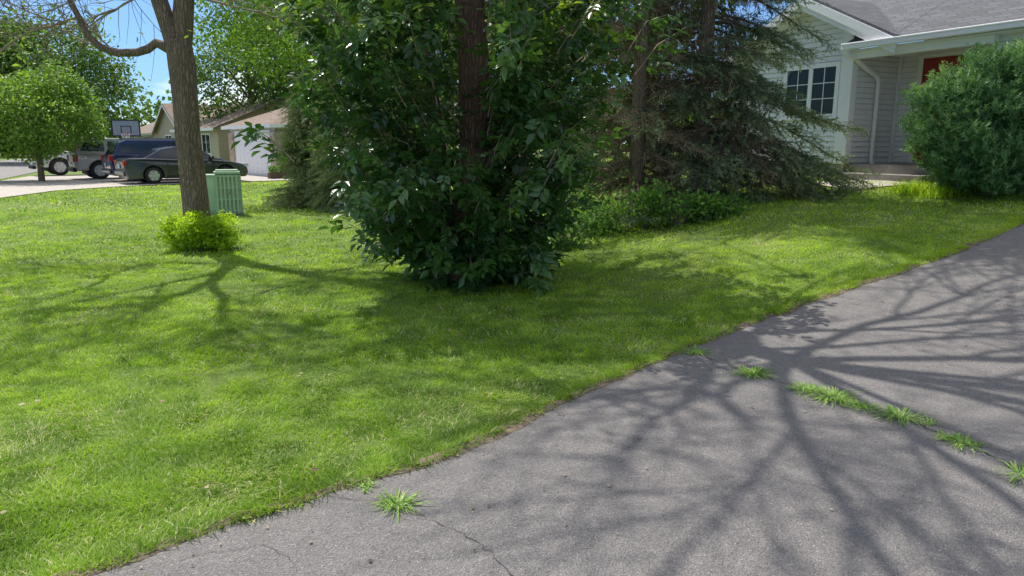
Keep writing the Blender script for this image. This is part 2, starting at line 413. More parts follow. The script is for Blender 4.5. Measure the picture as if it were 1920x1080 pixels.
# weed tufts
def weed(loc,rad,n,seed,h=.018):
    r=np.random.default_rng(seed)
    e=empty("weed_tuft",(loc[0],loc[1],tz(*loc)+.014),0,"bright green crabgrass tuft growing from a driveway crack","weed","weed tufts in the driveway")
    az=r.random(n)*6.283; q=r.random(n)
    base=np.stack([np.cos(az)*rad*.45*q,np.sin(az)*rad*.45*q,0*q],-1)+r.normal(0,.012,(n,3))*np.array([1,1,0])
    L=rad*(.3+.8*r.random(n)**1.5); up=h*(.5+1.5*r.random(n))
    d=np.stack([np.cos(az),np.sin(az),0*az],-1)
    s=np.stack([-np.sin(az),np.cos(az),0*az],-1)*.0026*(.7+.7*r.random(n))[:,None]
    m=base+d*(L*.45)[:,None]; m[:,2]+=up
    t=base+d*L[:,None]; t[:,2]+=up*r.random(n)*.9
    V=np.stack([base-s,base+s,m-s*1.2,m+s*1.2,t],1).reshape(-1,3); b=np.arange(n)[:,None]*5
    F=np.concatenate([b+np.array([[0,1,3]]),b+np.array([[0,3,2]]),b+np.array([[2,3,4]])])
    np_mesh("blade_cluster",V,F,M_crab,e,rnd=np.repeat(r.random(n),5))
for i,(p,rad,n) in enumerate([((-.51,2.92),.13,90),((-.685,3.08),.06,30),((1.41,5.22),.14,80),((1.67,4.72),.16,130),((1.90,4.38),.14,100),((2.02,4.23),.18,170),((2.13,4.08),.11,60),((2.26,3.92),.16,120),((2.36,3.80),.08,25),((2.40,3.54),.13,80),((2.36,3.62),.08,25),((2.47,3.18),.14,70)]):
    weed(p,rad,n,50+i)

# ------------------------------------------------------------------ tubes / trees
def tubes(polys,big=.06):
    VV=[];FF=[];off=0
    for pts,rad in polys:
        pts=np.asarray(pts,float); rad=np.asarray(rad,float); n=len(pts)
        k=16 if rad[0]>.12 else (8 if rad[0]>.03 else (5 if rad[0]>.012 else 3))
        t=norm(np.gradient(pts,axis=0)); m=np.abs(t.mean(0)); ref=np.eye(3)[np.argmin(m)]
        s=norm(np.cross(t,ref)); u=np.cross(s,t)
        a=np.arange(k)/k*6.2832
        rr=rad[:,None]*np.ones((n,k))
        if rad[0]>.12: rr=rr*(1+.07*rng.normal(0,1,(1,k))+.03*rng.normal(0,1,(n,k)))
        V=pts[:,None,:]+rr[:,:,None]*(np.cos(a)[None,:,None]*s[:,None,:]+np.sin(a)[None,:,None]*u[:,None,:])
        i,j=np.meshgrid(np.arange(n-1),np.arange(k),indexing='ij'); i=i.ravel();j=j.ravel();j2=(j+1)%k
        FF.append(np.stack([i*k+j,i*k+j2,(i+1)*k+j2,(i+1)*k+j],-1)+off)
        VV.append(V.reshape(-1,3)); off+=n*k
    return np.concatenate(VV),np.concatenate(FF)

def grow(rg,polys,tips,p,d,L,r,lev,maxlev,up=.1,jit=.16,nch=5,ratio=.62,spread=.8,rk=.66,rmin=.004):
    n=max(4,int(L/.3)+1) if lev<maxlev else 4
    n=min(n,14)
    pts=[np.array(p,float)]; d=norm(np.array(d,float)); dirs=[d]
    for i in range(n):
        d=norm(d+rg.normal(0,jit,3)+np.array([0,0,up])*(1 if lev<3 else .3))
        pts.append(pts[-1]+d*L/n); dirs.append(d)
    rad=np.linspace(r,r*(.35 if lev<maxlev else .4),n+1)
    polys.append((pts,rad))
    if lev>=maxlev:
        tips.append((pts[-1],d)); tips.append((pts[len(pts)//2],d)); return
    c=nch+rg.integers(-1,2)
    for q in range(c):
        t=.25+.75*(q+rg.random()*.8)/c; idx=min(n,int(t*n)); 
        dd=dirs[idx]; ax=norm(np.cross(dd,rg.normal(0,1,3)))
        ang=spread*(.5+.7*rg.random())
        cd=dd*math.cos(ang)+ax*math.sin(ang)
        grow(rg,polys,tips,pts[idx],cd,L*ratio*(.7+.5*rg.random()),max(rad[idx]*rk,rmin),lev+1,maxlev,up,jit,nch,ratio,spread,rk,rmin)
    tips.append((pts[-1],d))

# leaf templates
def leafT(w=.4):
    T=np.array([[0,0,0],[-w*.5,.38,.05],[0,.45,-.03],[w*.5,.38,.05],[-w*.36,.7,.02],[w*.36,.7,.02],[0,1,-.08]])
    F=np.array([[0,2,1],[0,3,2],[1,2,4],[2,3,5],[4,2,6],[2,5,6]])
    return T,F
def quadT(w=.6):
    T=np.array([[0,0,0],[-w*.5,.5,.06],[w*.5,.5,.06],[0,1,-.05]])
    return T,np.array([[0,2,1],[1,2,3]])
def compound(npair=3,w=.42):
    T,F=leafT(w); VV=[];FF=[];off=0
    items=[(0,1.0,.52)]
    for i in range(npair):
        y=.34+.33*i
        items+=[(1,y,.50),(-1,y,.50)]
    for side,y,sc in items:
        a=0 if side==0 else -side*1.05
        V=T*sc; c,s=math.cos(a),math.sin(a)
        V2=np.stack([V[:,0]*c-V[:,1]*s,V[:,0]*s+V[:,1]*c,V[:,2]-.25*(V[:,1]**2)],-1)
        V2[:,1]+=y*.62; V2[:,2]-=.15*y*y
        VV.append(V2);FF.append(F+off);off+=len(T)
    return np.concatenate(VV),np.concatenate(FF)
def needleT(n=22,L=.05,w=.007,seed=0):
    r=np.random.default_rng(seed); VV=[];FF=[]
    for i in range(n):
        y=i/n; a=r.random()*6.283; d=norm(np.array([math.cos(a),.75,math.sin(a)])); s=norm(np.cross(d,r.normal(0,1,3)))
        b=np.array([0,y,0]); l=L*(.7+.5*r.random())
        VV+= [b-s*w*.5,b+s*w*.5,b+d*l]; FF.append([3*i,3*i+1,3*i+2])
    k=len(VV); VV+=[np.array([-.008,0,0]),np.array([.008,0,0]),np.array([0,1,0])]; FF.append([k,k+1,k+2])
    return np.array(VV),np.array(FF)
def inst(TF,P,D,up,scale,rnd):
    T,F=TF; P=np.asarray(P,float); D=norm(D); S=norm(np.cross(D,up)); Nn=np.cross(S,D)
    sc=np.asarray(scale,float).reshape(-1,1,1)*np.ones((len(P),1,1))
    V=P[:,None]+sc*(T[None,:,0:1]*S[:,None]+T[None,:,1:2]*D[:,None]+T[None,:,2:3]*Nn[:,None])
    FF=(np.arange(len(P))[:,None,None]*len(T)+F[None]).reshape(-1,F.shape[1])
    return V.reshape(-1,3),FF,np.repeat(rnd,len(T))

def crown_pts(rg,ells,nclump,nleaf,shell=.55,csz=.28):
    ells=[(np.array(c,float),np.array(r,float)) for c,r in ells]
    vol=np.array([np.prod(r) for c,r in ells]); vol=vol/vol.sum()
    idx=rg.choice(len(ells),nclump,p=vol)
    d=norm(rg.normal(0,1,(nclump,3))); q=shell+(1-shell)*rg.random(nclump)**.6
    C=np.array([ells[i][0] for i in idx])+d*q[:,None]*np.array([ells[i][1] for i in idx])
    cs=csz*(.6+.8*rg.random(nclump))*np.mean([r.mean() for c,r in ells])
    li=rg.integers(0,nclump,nleaf)
    off=rg.normal(0,1,(nleaf,3))*np.array([1,1,.6]); off*=np.minimum(1,1.6/np.linalg.norm(off,axis=1))[:,None]
    P=C[li]+off*cs[li][:,None]
    cl=rg.random(nclump)
    out=norm(P-np.average([c for c,r in ells],axis=0))
    return P,out,cl[li],C

def tree(name,base,h,ells,nclump,nleaf,size,mat,bark,r0,label,cat="tree",group=None,seed=1,csz=.28,tmpl=None,lean=(0,0),droop=.3):
    rg=np.random.default_rng(seed)
    e=empty(name,(base[0],base[1],tz(*base)),0,label,cat,group)
    P,out,cl,C=crown_pts(rg,ells,nclump,nleaf,csz=csz)
    D=norm(out*.5+rg.normal(0,.7,P.shape)+np.array([0,0,-droop])); up=norm(rg.normal(0,.55,P.shape)+np.array([0,0,1.0]))
    V,F,r=inst(tmpl or quadT(.65),P,D,up,size*(.7+.6*rg.random(len(P))),np.clip(cl*.45+.55*rg.random(len(P)),0,1))
    np_mesh("crown",V,F,mat,e,rnd=r)
    polys=[]; n=8; zt=h*.62
    tr=[np.array([lean[0]*t+.03*math.sin(5*t),lean[1]*t,t*zt]) for t in np.linspace(0,1,n)]
    polys.append((tr,np.linspace(r0,r0*.45,n)))
    for c in C[rg.choice(len(C),min(len(C),26),replace=False)]:
        t=.35+.6*rg.random(); s=np.array([lean[0]*t,lean[1]*t,t*zt]); m=(s+c)/2+rg.normal(0,.12,3)*h*.06
        m[2]+=.03*h
        polys.append(([s,s*.6+m*.4,m,m*.5+c*.5,c],np.linspace(r0*.3,r0*.05,5)))
    V,F=tubes(polys); np_mesh("trunk",V,F,bark,e,smooth=True)
    return e

# ---- main ash tree with leafy suckers
def ash():
    rg=np.random.default_rng(21)
    bx,by=-.5,8.25
    e=empty("ash_tree",(bx,by,tz(bx,by)),0,"tall ash tree smothered in dark leafy suckers, bare limbs above","tree")
    polys=[];tips=[]
    tr=[(0,0,0),(.03,.02,.8),(.08,.0,1.7),(.06,.02,2.6),(.0,.05,3.6),(.0,.0,4.8),(.05,-.1,6.2)]
    polys.append((tr,[.24,.2,.175,.165,.155,.14,.12]))
    polys.append(([(-.1,.1,0),(-.3,.2,1),(-.42,.25,2.2),(-.5,.4,3.5),(-.8,.5,4.6)],[.09,.08,.07,.06,.03]))
    polys.append(([(.1,.0,0),(.15,-.1,1),(.45,-.05,2.2),(.7,.1,3.5),(.95,.2,4.4)],[.07,.06,.05,.05,.02]))
    top=(.05,-.1,6.2)
    for d,L,r in [((.7,.1,.8),4.2,.065),((-.9,.3,.7),4.2,.06),((.0,-.9,.7),3.8,.055),((.0,.3,1),4.8,.07),((1.,-.4,.35),4.6,.05),((-.8,-.7,.5),4.4,.05),((.6,.8,.4),4.6,.05),((.4,-.3,1),4.4,.055),((.2,-1,.3),3.4,.045)]:
        grow(rg,polys,tips,top,d,L,r,1,4,up=.02,jit=.08,nch=8,ratio=.58,spread=.68,rk=.6,rmin=.0085)
    for z,d,L in [(5.0,(.95,.1,.35),4.6),(5.3,(-.95,.1,.35),3.6),(5.6,(.5,.9,.4),4.8),(5.4,(1,-.7,.3),4.2),(5.7,(-.9,-.5,.3),3.8),(5.9,(1,.4,.5),4.8)]:
        grow(rg,polys,tips,(.02,0,z),d,L,.04,2,4,up=.02,jit=.08,nch=10,ratio=.6,spread=.68,rk=.62,rmin=.0085)
    V,F=tubes(polys[:3]); np_mesh("trunk",V,F,M_bark_r,e,smooth=True)
    V,F=tubes(polys[3:]); np_mesh("bare_branches",V,F,M_bark,e,smooth=True)
    zc=[0,.25,.6,1.1,1.6,2.5,3.3,4.0,4.7]; rc=[.85,1.05,1.3,1.6,1.8,2.05,2.1,1.6,.5]
    ns=1020; z=.06+4.3*rg.random(ns)**1.05; th=rg.random(ns)*6.283
    lump=.58+.70*vnoise(th*1.5,z,.42,31)
    R_=np.interp(z,zc,rc)*lump*(1-.06*np.cos(th))
    R_=np.where((np.cos(th)<0)&(z<2.2),R_*(1+.17*np.cos(th)),R_)
    R_=np.where((np.cos(th)>0)&(z<1.0),R_*(1+.12*np.cos(th)),R_)
    q=(.22+.78*rg.random(ns)**.5); q=np.where(rg.random(ns)<.06,q*1.25,q)
    gap=(np.abs(np.cos(th)*R_*q-.06)<.25)&(np.sin(th)<0)&(z>1.7)&(z<3.8)
    keep=~gap|(rg.random(ns)<.05)
    keep&=(z<3.4)|(rg.random(ns)<.5)
    z=z[keep];th=th[keep];R_=R_[keep];q=q[keep]; ns=len(z)
    end=np.stack([.02+np.cos(th)*R_*q,np.sin(th)*R_*q*.9,z],-1)
    out=np.stack([np.cos(th),np.sin(th),0*th],-1)
    sp_=[];PP=[];DD=[];RR=[]
    for i in range(ns):
        L=.45+.4*rg.random(); st=end[i]-out[i]*L*.7-np.array([0,0,L*(.6 if z[i]>.6 else .1)])
        st[2]=max(st[2],.03)
        mid=(st+end[i])/2+np.array([0,0,.08])+rg.normal(0,.04,3)
        sp_.append(([st,mid,end[i]],[.008,.006,.003]))
        c=rg.random()*.45
        for k in range(8):
            t=.15+.85*k/7; p=(1-t)**2*st+2*t*(1-t)*mid+t*t*end[i]
            side=norm(rg.normal(0,1,3)*np.array([1,1,.5])+out[i]*.5)
            PP.append(p);DD.append(norm(side+out[i]*.35+np.array([0,0,-.25]))); RR.append(c+.5*rg.random())
    PP=np.array(PP);DD=np.array(DD);RR=np.clip(np.array(RR),0,.95)
    RR=np.where((PP[:,2]>2.4)&(rg.random(len(PP))<.07),1.0,RR)
    up=norm(rg.normal(0,.4,PP.shape)+np.array([0,0,1.]))
    V,F,r=inst(compound(2,.50),PP,DD,up,.215*(.55+.8*rg.random(len(PP))),RR)
    V[:,2]=np.maximum(V[:,2],.02)
    np_mesh("crown",V,F,M_ash,e,rnd=r)
    V,F=tubes(sp_); np_mesh("sucker_stems",V,F,M_twig,e)
ash()

# ---- left bare tree
def bare():
    rg=np.random.default_rng(5)
    bx,by=-4.97,11.2
    e=empty("tree",(bx,by,tz(bx,by)),0,"rough-barked tree with forked trunk and mostly bare twiggy branches","tree")
    polys=[];tips=[]
    polys.append(([(0,0,-.05),(.0,0,.15),(.01,0,.575),(.0,0,1.2),(-.02,0,1.76),(-.01,0,2.3),(-.02,0,2.75),(-.05,0,3.12)],[.28,.235,.205,.19,.185,.185,.20,.19]))
    polys.append(([(-.03,0,2.85),(.03,.02,3.25),(.09,.05,3.75),(.2,.1,4.6),(.45,.1,5.6)],[.15,.15,.14,.12,.1]))
    polys.append(([(-.05,0,2.85),(-.14,-.02,3.25),(-.26,-.05,3.7),(-.5,-.1,4.5),(-.75,-.2,5.4)],[.14,.125,.115,.10,.08]))
    polys.append(([(-.1,-.02,2.95),(-.22,-.05,3.02),(-.34,-.08,3.07),(-.46,-.1,2.98),(-.62,-.12,2.93),(-.9,-.15,2.92),(-1.12,-.18,3.0),(-1.28,-.2,3.16),(-1.38,-.2,3.42),(-1.5,-.22,3.72),(-1.75,-.3,4.3),(-1.9,-.4,5.0)],[.085,.075,.068,.064,.06,.058,.055,.05,.045,.04,.034,.025]))
    nm=len(polys)
    G=dict(up=.04,jit=.10,ratio=.6,rmin=.007)
    for p,d,L,r,lv in [((.45,.1,5.6),(.5,.1,1),3.8,.09,1),((.45,.1,5.6),(-.3,.5,1),3.6,.08,1),((-.75,-.2,5.4),(-.6,-.2,1),3.4,.075,1),((-.75,-.2,5.4),(.1,-.6,.9),3.2,.07,1),
                  ((.2,.1,4.6),(.9,-.3,.45),3.6,.06,1),((.3,.1,5.1),(.7,.7,.4),3.4,.05,1),((-.5,-.1,4.5),(-.8,-.6,.4),3.4,.05,1),((.4,.1,5.4),(.9,-.8,.5),3.8,.06,1),
                  ((-1.9,-.4,5.0),(-.4,-.3,1),2.4,.035,2)]:
        grow(rg,polys,tips,p,d,L,r,lv,4,nch=6,spread=.7,**G)
    G=dict(up=-.02,jit=.14,ratio=.62,rmin=.0055)
    for p,d,L,r,lv in [((-1.5,-.22,3.72),(-.9,-.2,.15),2.2,.024,2),((-1.38,-.2,3.42),(-.9,.2,.0),1.9,.022,2),((-1.75,-.3,4.3),(-.3,-.5,-.35),1.5,.02,2),
                  ((-1.6,-.25,4.0),(-.9,.1,-.15),2.4,.022,2),((-1.8,-.3,4.5),(-.9,-.3,-.35),2.4,.022,2),((-1.85,-.35,4.8),(-.8,.4,-.35),2.4,.022,2),((-.5,-.1,4.5),(-.8,.1,-.35),2.0,.02,2),
                  ((.09,.05,3.75),(.9,.1,.0),1.9,.022,2),((.15,.08,4.2),(.9,-.2,-.25),2.1,.022,2),((.2,.1,4.7),(.9,.1,-.4),2.2,.022,2),((-.26,-.05,3.7),(-.8,.1,.1),1.8,.022,2),((-.9,-.15,2.91),(-.5,0,.6),1.1,.014,2),((-1.12,-.18,3.0),(-.9,0,.3),1.7,.016,2)]:
        grow(rg,polys,tips,p,d,L,r,lv,4,nch=6,spread=.75,**G)
    V,F=tubes(polys[:nm]); np_mesh("trunk",V,F,M_bark,e,smooth=True)
    V,F=tubes(polys[nm:]); np_mesh("twiggy_branches",V,F,M_twig,e,smooth=True)
    T=[t for t in tips if rg.random()<(.6 if t[0][0]>.6 else .10)]
    P=np.array([t[0] for t in T]); P=np.repeat(P,5,0)+rg.normal(0,.09,(len(P)*5,3))
    D=norm(rg.normal(0,1,P.shape)+np.array([0,0,-.5])); up=norm(rg.normal(0,.6,P.shape)+np.array([0,0,1.]))
    V,F,r=inst(leafT(.5),P,D,up,.085*(.7+.6*rg.random(len(P))),rg.random(len(P)))
    np_mesh("leaves",V,F,M_maple,e,rnd=r)
bare()

# ---- spruces: boughs with flat fans of side twigs, short needles
def spruce(base,h,rmax,seed,label,needmat=M_need,zmin=.25,dead=.3,nw=7,group="spruce trees beside the white house",name="spruce_tree",rtr=.15,fine=1.0,extra=(),skip=.0,dz=.36,gapz=99,hang=1.0):
    rg=np.random.default_rng(seed)
    e=empty(name,(base[0],base[1],tz(*base)),0,label,"tree",group)
    polys=[([(0,0,0),(.02,0,h*.3),(0,.02,h*.6),(0,0,h)],[rtr,rtr*.75,rtr*.45,.02])]
    PP=[];DD=[];RR=[];SS=[];DP=[];Dd=[];DS=[]
    br=[]
    def bough(z,az,L,f):
        d=np.array([math.cos(az),math.sin(az),0]); rise=.10+.5*f; n=9
        sag=.62+.3*rg.random()
        pts=[]
        for i in range(n+1):
            t=i/n; pts.append(d*L*t+np.array([0,0,z+L*(rise*t-sag*t*t*(1-f*.7)+.30*t**4)]))
        pts=np.array(pts); pts[:,2]=np.maximum(pts[:,2],.12)
        br.append((pts,np.linspace(.022*(1-f)+.006,.005,n+1)))
        side=np.array([-d[1],d[0],0])
        m=int(14+L*18)
        if z>5.0: m=int(m*.4)
        bd=dead*(.4+1.3*rg.random()); cb=rg.random()*.35
        for j in range(m):
            t=.08+.92*(j+rg.random())/m; idx=t*n; i0=min(int(idx),n-1); p=pts[i0]+(pts[i0+1]-pts[i0])*(idx-i0)
            s=side*(1 if j%2 else -1)
            dr=(.15+.5*rg.random()**2)*hang
            tw=norm(s*(.5+.5*rg.random())+d*.65+np.array([0,0,-dr])+rg.normal(0,.1,3))
            Lt=(.22+.22*rg.random())*(1.35-.8*t)*(1.6 if z>5.0 else 1)
            if t<bd and rg.random()<.85:
                DP.append(p);Dd.append(tw);DS.append(Lt)
            else:
                c=cb+rg.random()*.25
                for q in range(3):
                    pq=p+tw*Lt*q*.5; dq=norm(tw+rg.normal(0,.30,3)+np.array([0,0,-.12*q]))
                    PP.append(pq);DD.append(dq);SS.append(Lt*(.6+.25*rg.random()));RR.append(c+.22*q*(.5+rg.random()*.8))
    z=zmin
    while z<h*.97:
        f=z/h; Lm=rmax*(1-f)**.75*(1 if f>.06 else .85)
        for k in range(nw):
            if rg.random()<skip: continue
            az=rg.random()*6.283; L=Lm*(.5+.6*rg.random())
            if z>gapz and z<6 and math.sin(az)<-.5 and rg.random()<.8: continue
            bough(z+rg.normal(0,.08),az,L,f)
        z+=dz if z<5.0 else .6
    for (z,az,L) in extra: bough(z,R(az),L,.05)
    PP=np.array(PP);DD=np.array(DD)
    up=rg.normal(0,1,PP.shape)
    T=needleT(22,.24,.062,seed)
    V,F,r=inst(T,PP,DD,up,np.array(SS)*fine,np.clip(RR,0,1)); V[:,2]=np.maximum(V[:,2],.03)
    np_mesh("crown",V,F,needmat,e,rnd=r)
    if DP:
        DP=np.array(DP);Dd=np.array(Dd)
        V,F,r=inst(needleT(12,.4,.022,seed+1),DP,Dd,rg.normal(0,1,DP.shape),np.array(DS)*1.3,rg.random(len(DP)))
        V[:,2]=np.maximum(V[:,2],.03)
        np_mesh("dead_twigs",V,F,M_dead,e,rnd=r)
    V,F=tubes(polys+br); np_mesh("trunk",V,F,M_bark,e,smooth=True)
    return e
spruce((2.15,12.4),11,2.3,31,"old spruce with drooping green boughs and brown dead inner twigs",dead=.5,nw=7,gapz=1.8)
spruce((3.3,12.7),12,1.75,32,"old spruce with long drooping boughs reaching the white house",dead=.42,nw=7,gapz=2.4,
   extra=[(1.2,-8,2.9),(1.1,5,2.8),(.9,-20,2.7),(1.4,-5,2.6),(1.3,-15,2.4),(.7,-35,2.3),(.8,12,2.7),(3.0,0,1.8),(3.1,-14,1.7),(2.3,-25,1.5),(3.5,-8,2.0),(.6,0,3.0),(.6,-12,2.9),(1.2,-30,2.3),(1.0,-14,3.0),(.8,-5,3.1),(2.1,3,1.9),(3.7,-4,1.7),(.5,-25,2.7),(1.6,-2,2.9),(1.9,-10,2.6),(2.0,4,2.5)])
spruce((-5.2,19.0),3.4,1.3,33,"small pale grey-green conifer shrub on the lawn",needmat=M_pale,dead=.1,group=None,zmin=.15,name="conifer_shrub",rtr=.06,dz=.25)
spruce((-4.1,17.6),2.8,1.15,34,"small pale grey-green conifer shrub on the lawn",needmat=M_pale,dead=.1,group=None,zmin=.15,name="conifer_shrub",rtr=.06,dz=.25)

# ---- bushes
def bush(name,base,ells,nclump,nleaf,size,mat,label,cat="bush",tmpl=None,seed=1,csz=.22,dirup=.3,group=None,z=None):
    rg=np.random.default_rng(seed)
    e=empty(name,(base[0],base[1],tz(*base)),0,label,cat,group)
    P,out,cl,C=crown_pts(rg,ells,nclump,nleaf,shell=.35,csz=csz)
    P[:,2]=np.maximum(P[:,2],.03+.05*rg.random(len(P)))
    D=norm(out*.7+rg.normal(0,.6,P.shape)+np.array([0,0,dirup])); up=norm(rg.normal(0,.6,P.shape)+np.array([0,0,1.0]))
    V,F,r=inst(tmpl or leafT(.5),P,D,up,size*(.7+.6*rg.random(len(P))),np.clip(cl*.5+.5*rg.random(len(P)),0,1))
    V[:,2]=np.maximum(V[:,2],.01)
    np_mesh("foliage",V,F,mat,e,rnd=r)
    polys=[]
    for c in C[:40]:
        polys.append(([(c[0]*.1,c[1]*.1,0),(c[0]*.5,c[1]*.5,c[2]*.55),c],[.012,.009,.004]))
    V,F=tubes(polys); np_mesh("stems",V,F,M_twig,e)
    return e
bush("bush",(-4.76,10.75),[((-.10,0,.26),(.40,.42,.30)),((.24,.05,.24),(.34,.38,.27)),((-.24,.05,.30),(.24,.3,.25))],170,10500,.050,M_yel,"low yellow-green bush at the foot of the tree",seed=3,csz=.2)
frT=needleT(14,.42,.11,9)
bush("arborvitae_shrub",(7.3,10.9),[((0,0,.95),(1.05,1.0,.95)),((.1,0,1.5),(.72,.8,.7)),((.35,0,1.75),(.55,.7,.62)),((-.3,0,.8),(.7,.8,.75)),((-.62,0,1.25),(.5,.6,.5))],300,13000,.16,M_arb,"dense feathery green shrub in front of the porch",tmpl=frT,seed=4,csz=.19,dirup=1.2)
for i,(p,s,h) in enumerate([((1.7,10.95),.5,.42),((2.5,10.85),.4,.5),((3.3,11.1),.35,.25),((1.1,11.1),.4,.72),((2.05,11.0),.3,.62),((.75,10.4),.35,.5),((2.95,10.9),.3,.34)]):
    bush("weedy_plant",p,[((0,0,h*.5),(s,s*.8,h*.55))],24,620,.08,M_weed,"leafy green weeds growing under the spruces","plant",seed=60+i,csz=.45,group="leafy weeds under the spruces")
def strappy(p,rad,n,seed):
    r=np.random.default_rng(seed); e=empty("daylily_clump",(p[0],p[1],tz(*p)),0,"clump of bright green strappy leaves beside the porch shrub","plant","strappy plants by the porch")
    P=r.normal(0,rad*.4,(n,3))*np.array([1.6,.8,0])
    V,F,q=blades(P,.20+.10*r.random(n),np.full(n,.014),.5+.6*r.random(n),r.random(n))
    np_mesh("leaves",V,F,M_yel,e,rnd=q)
strappy((6.45,11.5),.3,300,1); strappy((6.6,11.0),.25,220,2)

# ---- background trees
tree("maple_tree",(-20.3,31.0),4.8,[((0,0,2.7),(2.3,2.2,1.6)),((-1.4,0,2.6),(1.6,1.6,1.4)),((.7,0,3.6),(1.3,1.3,1.1)),((-.6,0,3.9),(1.1,1.1,.8))],120,17000,.15,M_maple,M_bark,.13,"round light green maple beside the parked vehicles",seed=11,csz=.26)
tree("maple_tree",(-24.5,30.5),5.2,[((0,0,3.1),(2.4,2.2,1.8))],90,8000,.18,M_maple,M_bark,.13,"round light green maple by the street",seed=12,csz=.24)
tree("tree",(-37,60),12,[((0,0,7.5),(5.5,5,4)),((3,0,5.5),(3.5,4,3)),((-4,0,8),(4,4,3.5))],190,21000,.29,M_bg,M_bark,.35,"large green tree behind the far houses",group="trees behind the houses",seed=13,csz=.2)
tree("tree",(-46,62),14,[((0,0,8.5),(6,5,5)),((3,0,6),(4,4,4))],150,11000,.38,M_bgd,M_bark,.35,"large dark green tree behind the far houses",group="trees behind the houses",seed=14,csz=.2)
tree("tree",(-18.5,52),13,[((0,0,6),(4,4,4)),((2.5,0,8),(4,4,3.5))],150,13000,.26,M_bg,M_bark,.3,"green tree rising behind the neighbouring roofs",group="trees behind the houses",seed=15,csz=.2)
tree("tree",(-12.5,47),14,[((0,0,8),(4.5,4,5)),((3,0,6),(4,4,4)),((-1,0,11),(4,4,3))],200,20000,.24,M_bg,M_bark,.3,"tall green tree rising behind the neighbouring garage",group="trees behind the houses",seed=16,csz=.2)
tree("tree",(-3.9,21.5),9.5,[((-1.6,-.5,5.8),(2.6,2.4,2.3)),((-2.9,-.6,4.7),(1.6,1.6,1.3)),((-4.3,-.4,5.3),(1.5,1.5,1.4)),((.3,0,7),(3,3,2.4)),((1.3,0,4.5),(2.3,2.3,2.4))],240,31000,.105,M_maple,M_bark,.2,"sunlit tree with hanging light green boughs",seed=17,csz=.2)
tree("tree",(.5,25),12,[((0,0,5),(4.5,3,4)),((0,0,9),(4.5,3,3))],170,12000,.26,M_bgd,M_bark,.3,"dark green tree behind the ash and spruces",group="trees behind the houses",seed=18,csz=.2)
tree("tree",(-2,38),13,[((0,0,6),(5,4,5)),((1,0,10),(5,4,3))],150,10000,.32,M_bgd,M_bark,.3,"dark green tree behind the ash and spruces",group="trees behind the houses",seed=19,csz=.2)
tree("tree",(4.5,24),12,[((-1.0,0,4.5),(3.6,3,4.3)),((0,0,9),(4.5,3,3))],170,12000,.24,M_bgd,M_bark,.3,"dark green tree behind the ash and spruces",group="trees behind the houses",seed=20,csz=.2)
rg=np.random.default_rng(77)
ells=[((x+rg.normal(0,2),95+rg.normal(0,6),3.0+rg.random()*1.5),(6,5,3.2+rg.random()*1.6)) for x in np.arange(-85,30,6.5)]
P,out,cl,C=crown_pts(rg,ells,500,24000,csz=.35)
D=norm(rg.normal(0,1,P.shape)); up=norm(rg.normal(0,.6,P.shape)+np.array([0,0,1.]))
V,F,r=inst(quadT(.8),P,D,up,.75*(.7+.6*rg.random(len(P))),np.clip(cl*.5+.5*rg.random(len(P)),0,1))
wo=np_mesh("woodland",V,F,M_bg,rnd=r); meta(wo,kind="stuff",label="distant band of green trees closing the street",category="trees")

# ------------------------------------------------------------------ white house
HZ=tz(6.66,14.5)
hs=empty("house",(6.66,14.5,HZ),math.atan2(-.88,.475),"white lap-sided house with grey shingle roof and red door","house")
def siding(name,P,A,Nn,wf,z0,z1,mat,parent,course=.105):
    V=[];F=[]; z=z0
    P=np.array(P,float);A=np.array(A,float);Nn=np.array(Nn,float)
    while z<z1-1e-4:
        zt=min(z+course,z1); a0,a1=wf(z); b0,b1=wf(zt)
        if a1-a0<.02: break
        o1=Nn*.024;o0=Nn*.002; b=len(V)
        for q,o_,zz in ((a0,o1,z),(a1,o1,z),(b1,o0,zt),(b0,o0,zt),(a0,o0*0,z),(a1,o0*0,z)):
            p=P+A*q+o_; V.append((p[0],p[1],zz))
        F+=[(b,b+1,b+2,b+3),(b+4,b+5,b+1,b)]
        z=zt
    return py_mesh(name,V,F,mat,parent)
ea,ap=2.42,3.50
def gw(z):
    if z<=ea+.04: return (-3.0,0)
    t=(z-ea-.04)/(ap-ea-.04)
    return (-3.0+2*t, min(0,1.0-2*t))
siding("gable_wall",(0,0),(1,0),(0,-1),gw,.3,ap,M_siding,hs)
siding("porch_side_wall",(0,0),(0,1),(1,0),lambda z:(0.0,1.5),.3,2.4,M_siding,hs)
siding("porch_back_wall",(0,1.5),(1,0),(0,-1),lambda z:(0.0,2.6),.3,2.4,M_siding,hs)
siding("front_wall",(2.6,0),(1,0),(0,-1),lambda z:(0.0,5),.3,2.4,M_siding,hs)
boxes("foundation",[(-3.0,-.01,.02,.3,-.4,.3),(2.6,7.6,.02,.3,-.4,.3),(-3,-2.9,.301,7,-.4,.3)],M_found,hs,split=True)
boxes("inner_wall",[(-3.0,-.02,.06,.1,.3,2.5),(-.06,-.02,.1,1.5,.3,2.5),(2.62,2.66,.1,1.6,.3,2.45),(2.66,7.6,.06,.1,.3,2.45),(-3.0,-2.95,.1,7,-.3,2.45),(0,2.6,1.55,1.6,.3,2.45)],M_white,hs,split=True)
boxes("corner_trim",[(-.22,.045,-.045,-.026,.28,2.5),(.027,.045,-.026,.12,.28,2.4),(.027,.055,1.38,1.47,.3,2.4),(-3.02,-2.88,-.045,-.026,.28,2.4),(-.22,0,-.04,-.026,2.5,3.0)],M_white,hs,split=True)
boxes("door_casing",[(.42,.52,1.43,1.47,.3,2.4),(1.45,1.55,1.43,1.47,.3,2.4),(.52,1.45,1.43,1.47,2.33,2.4)],M_white,hs)
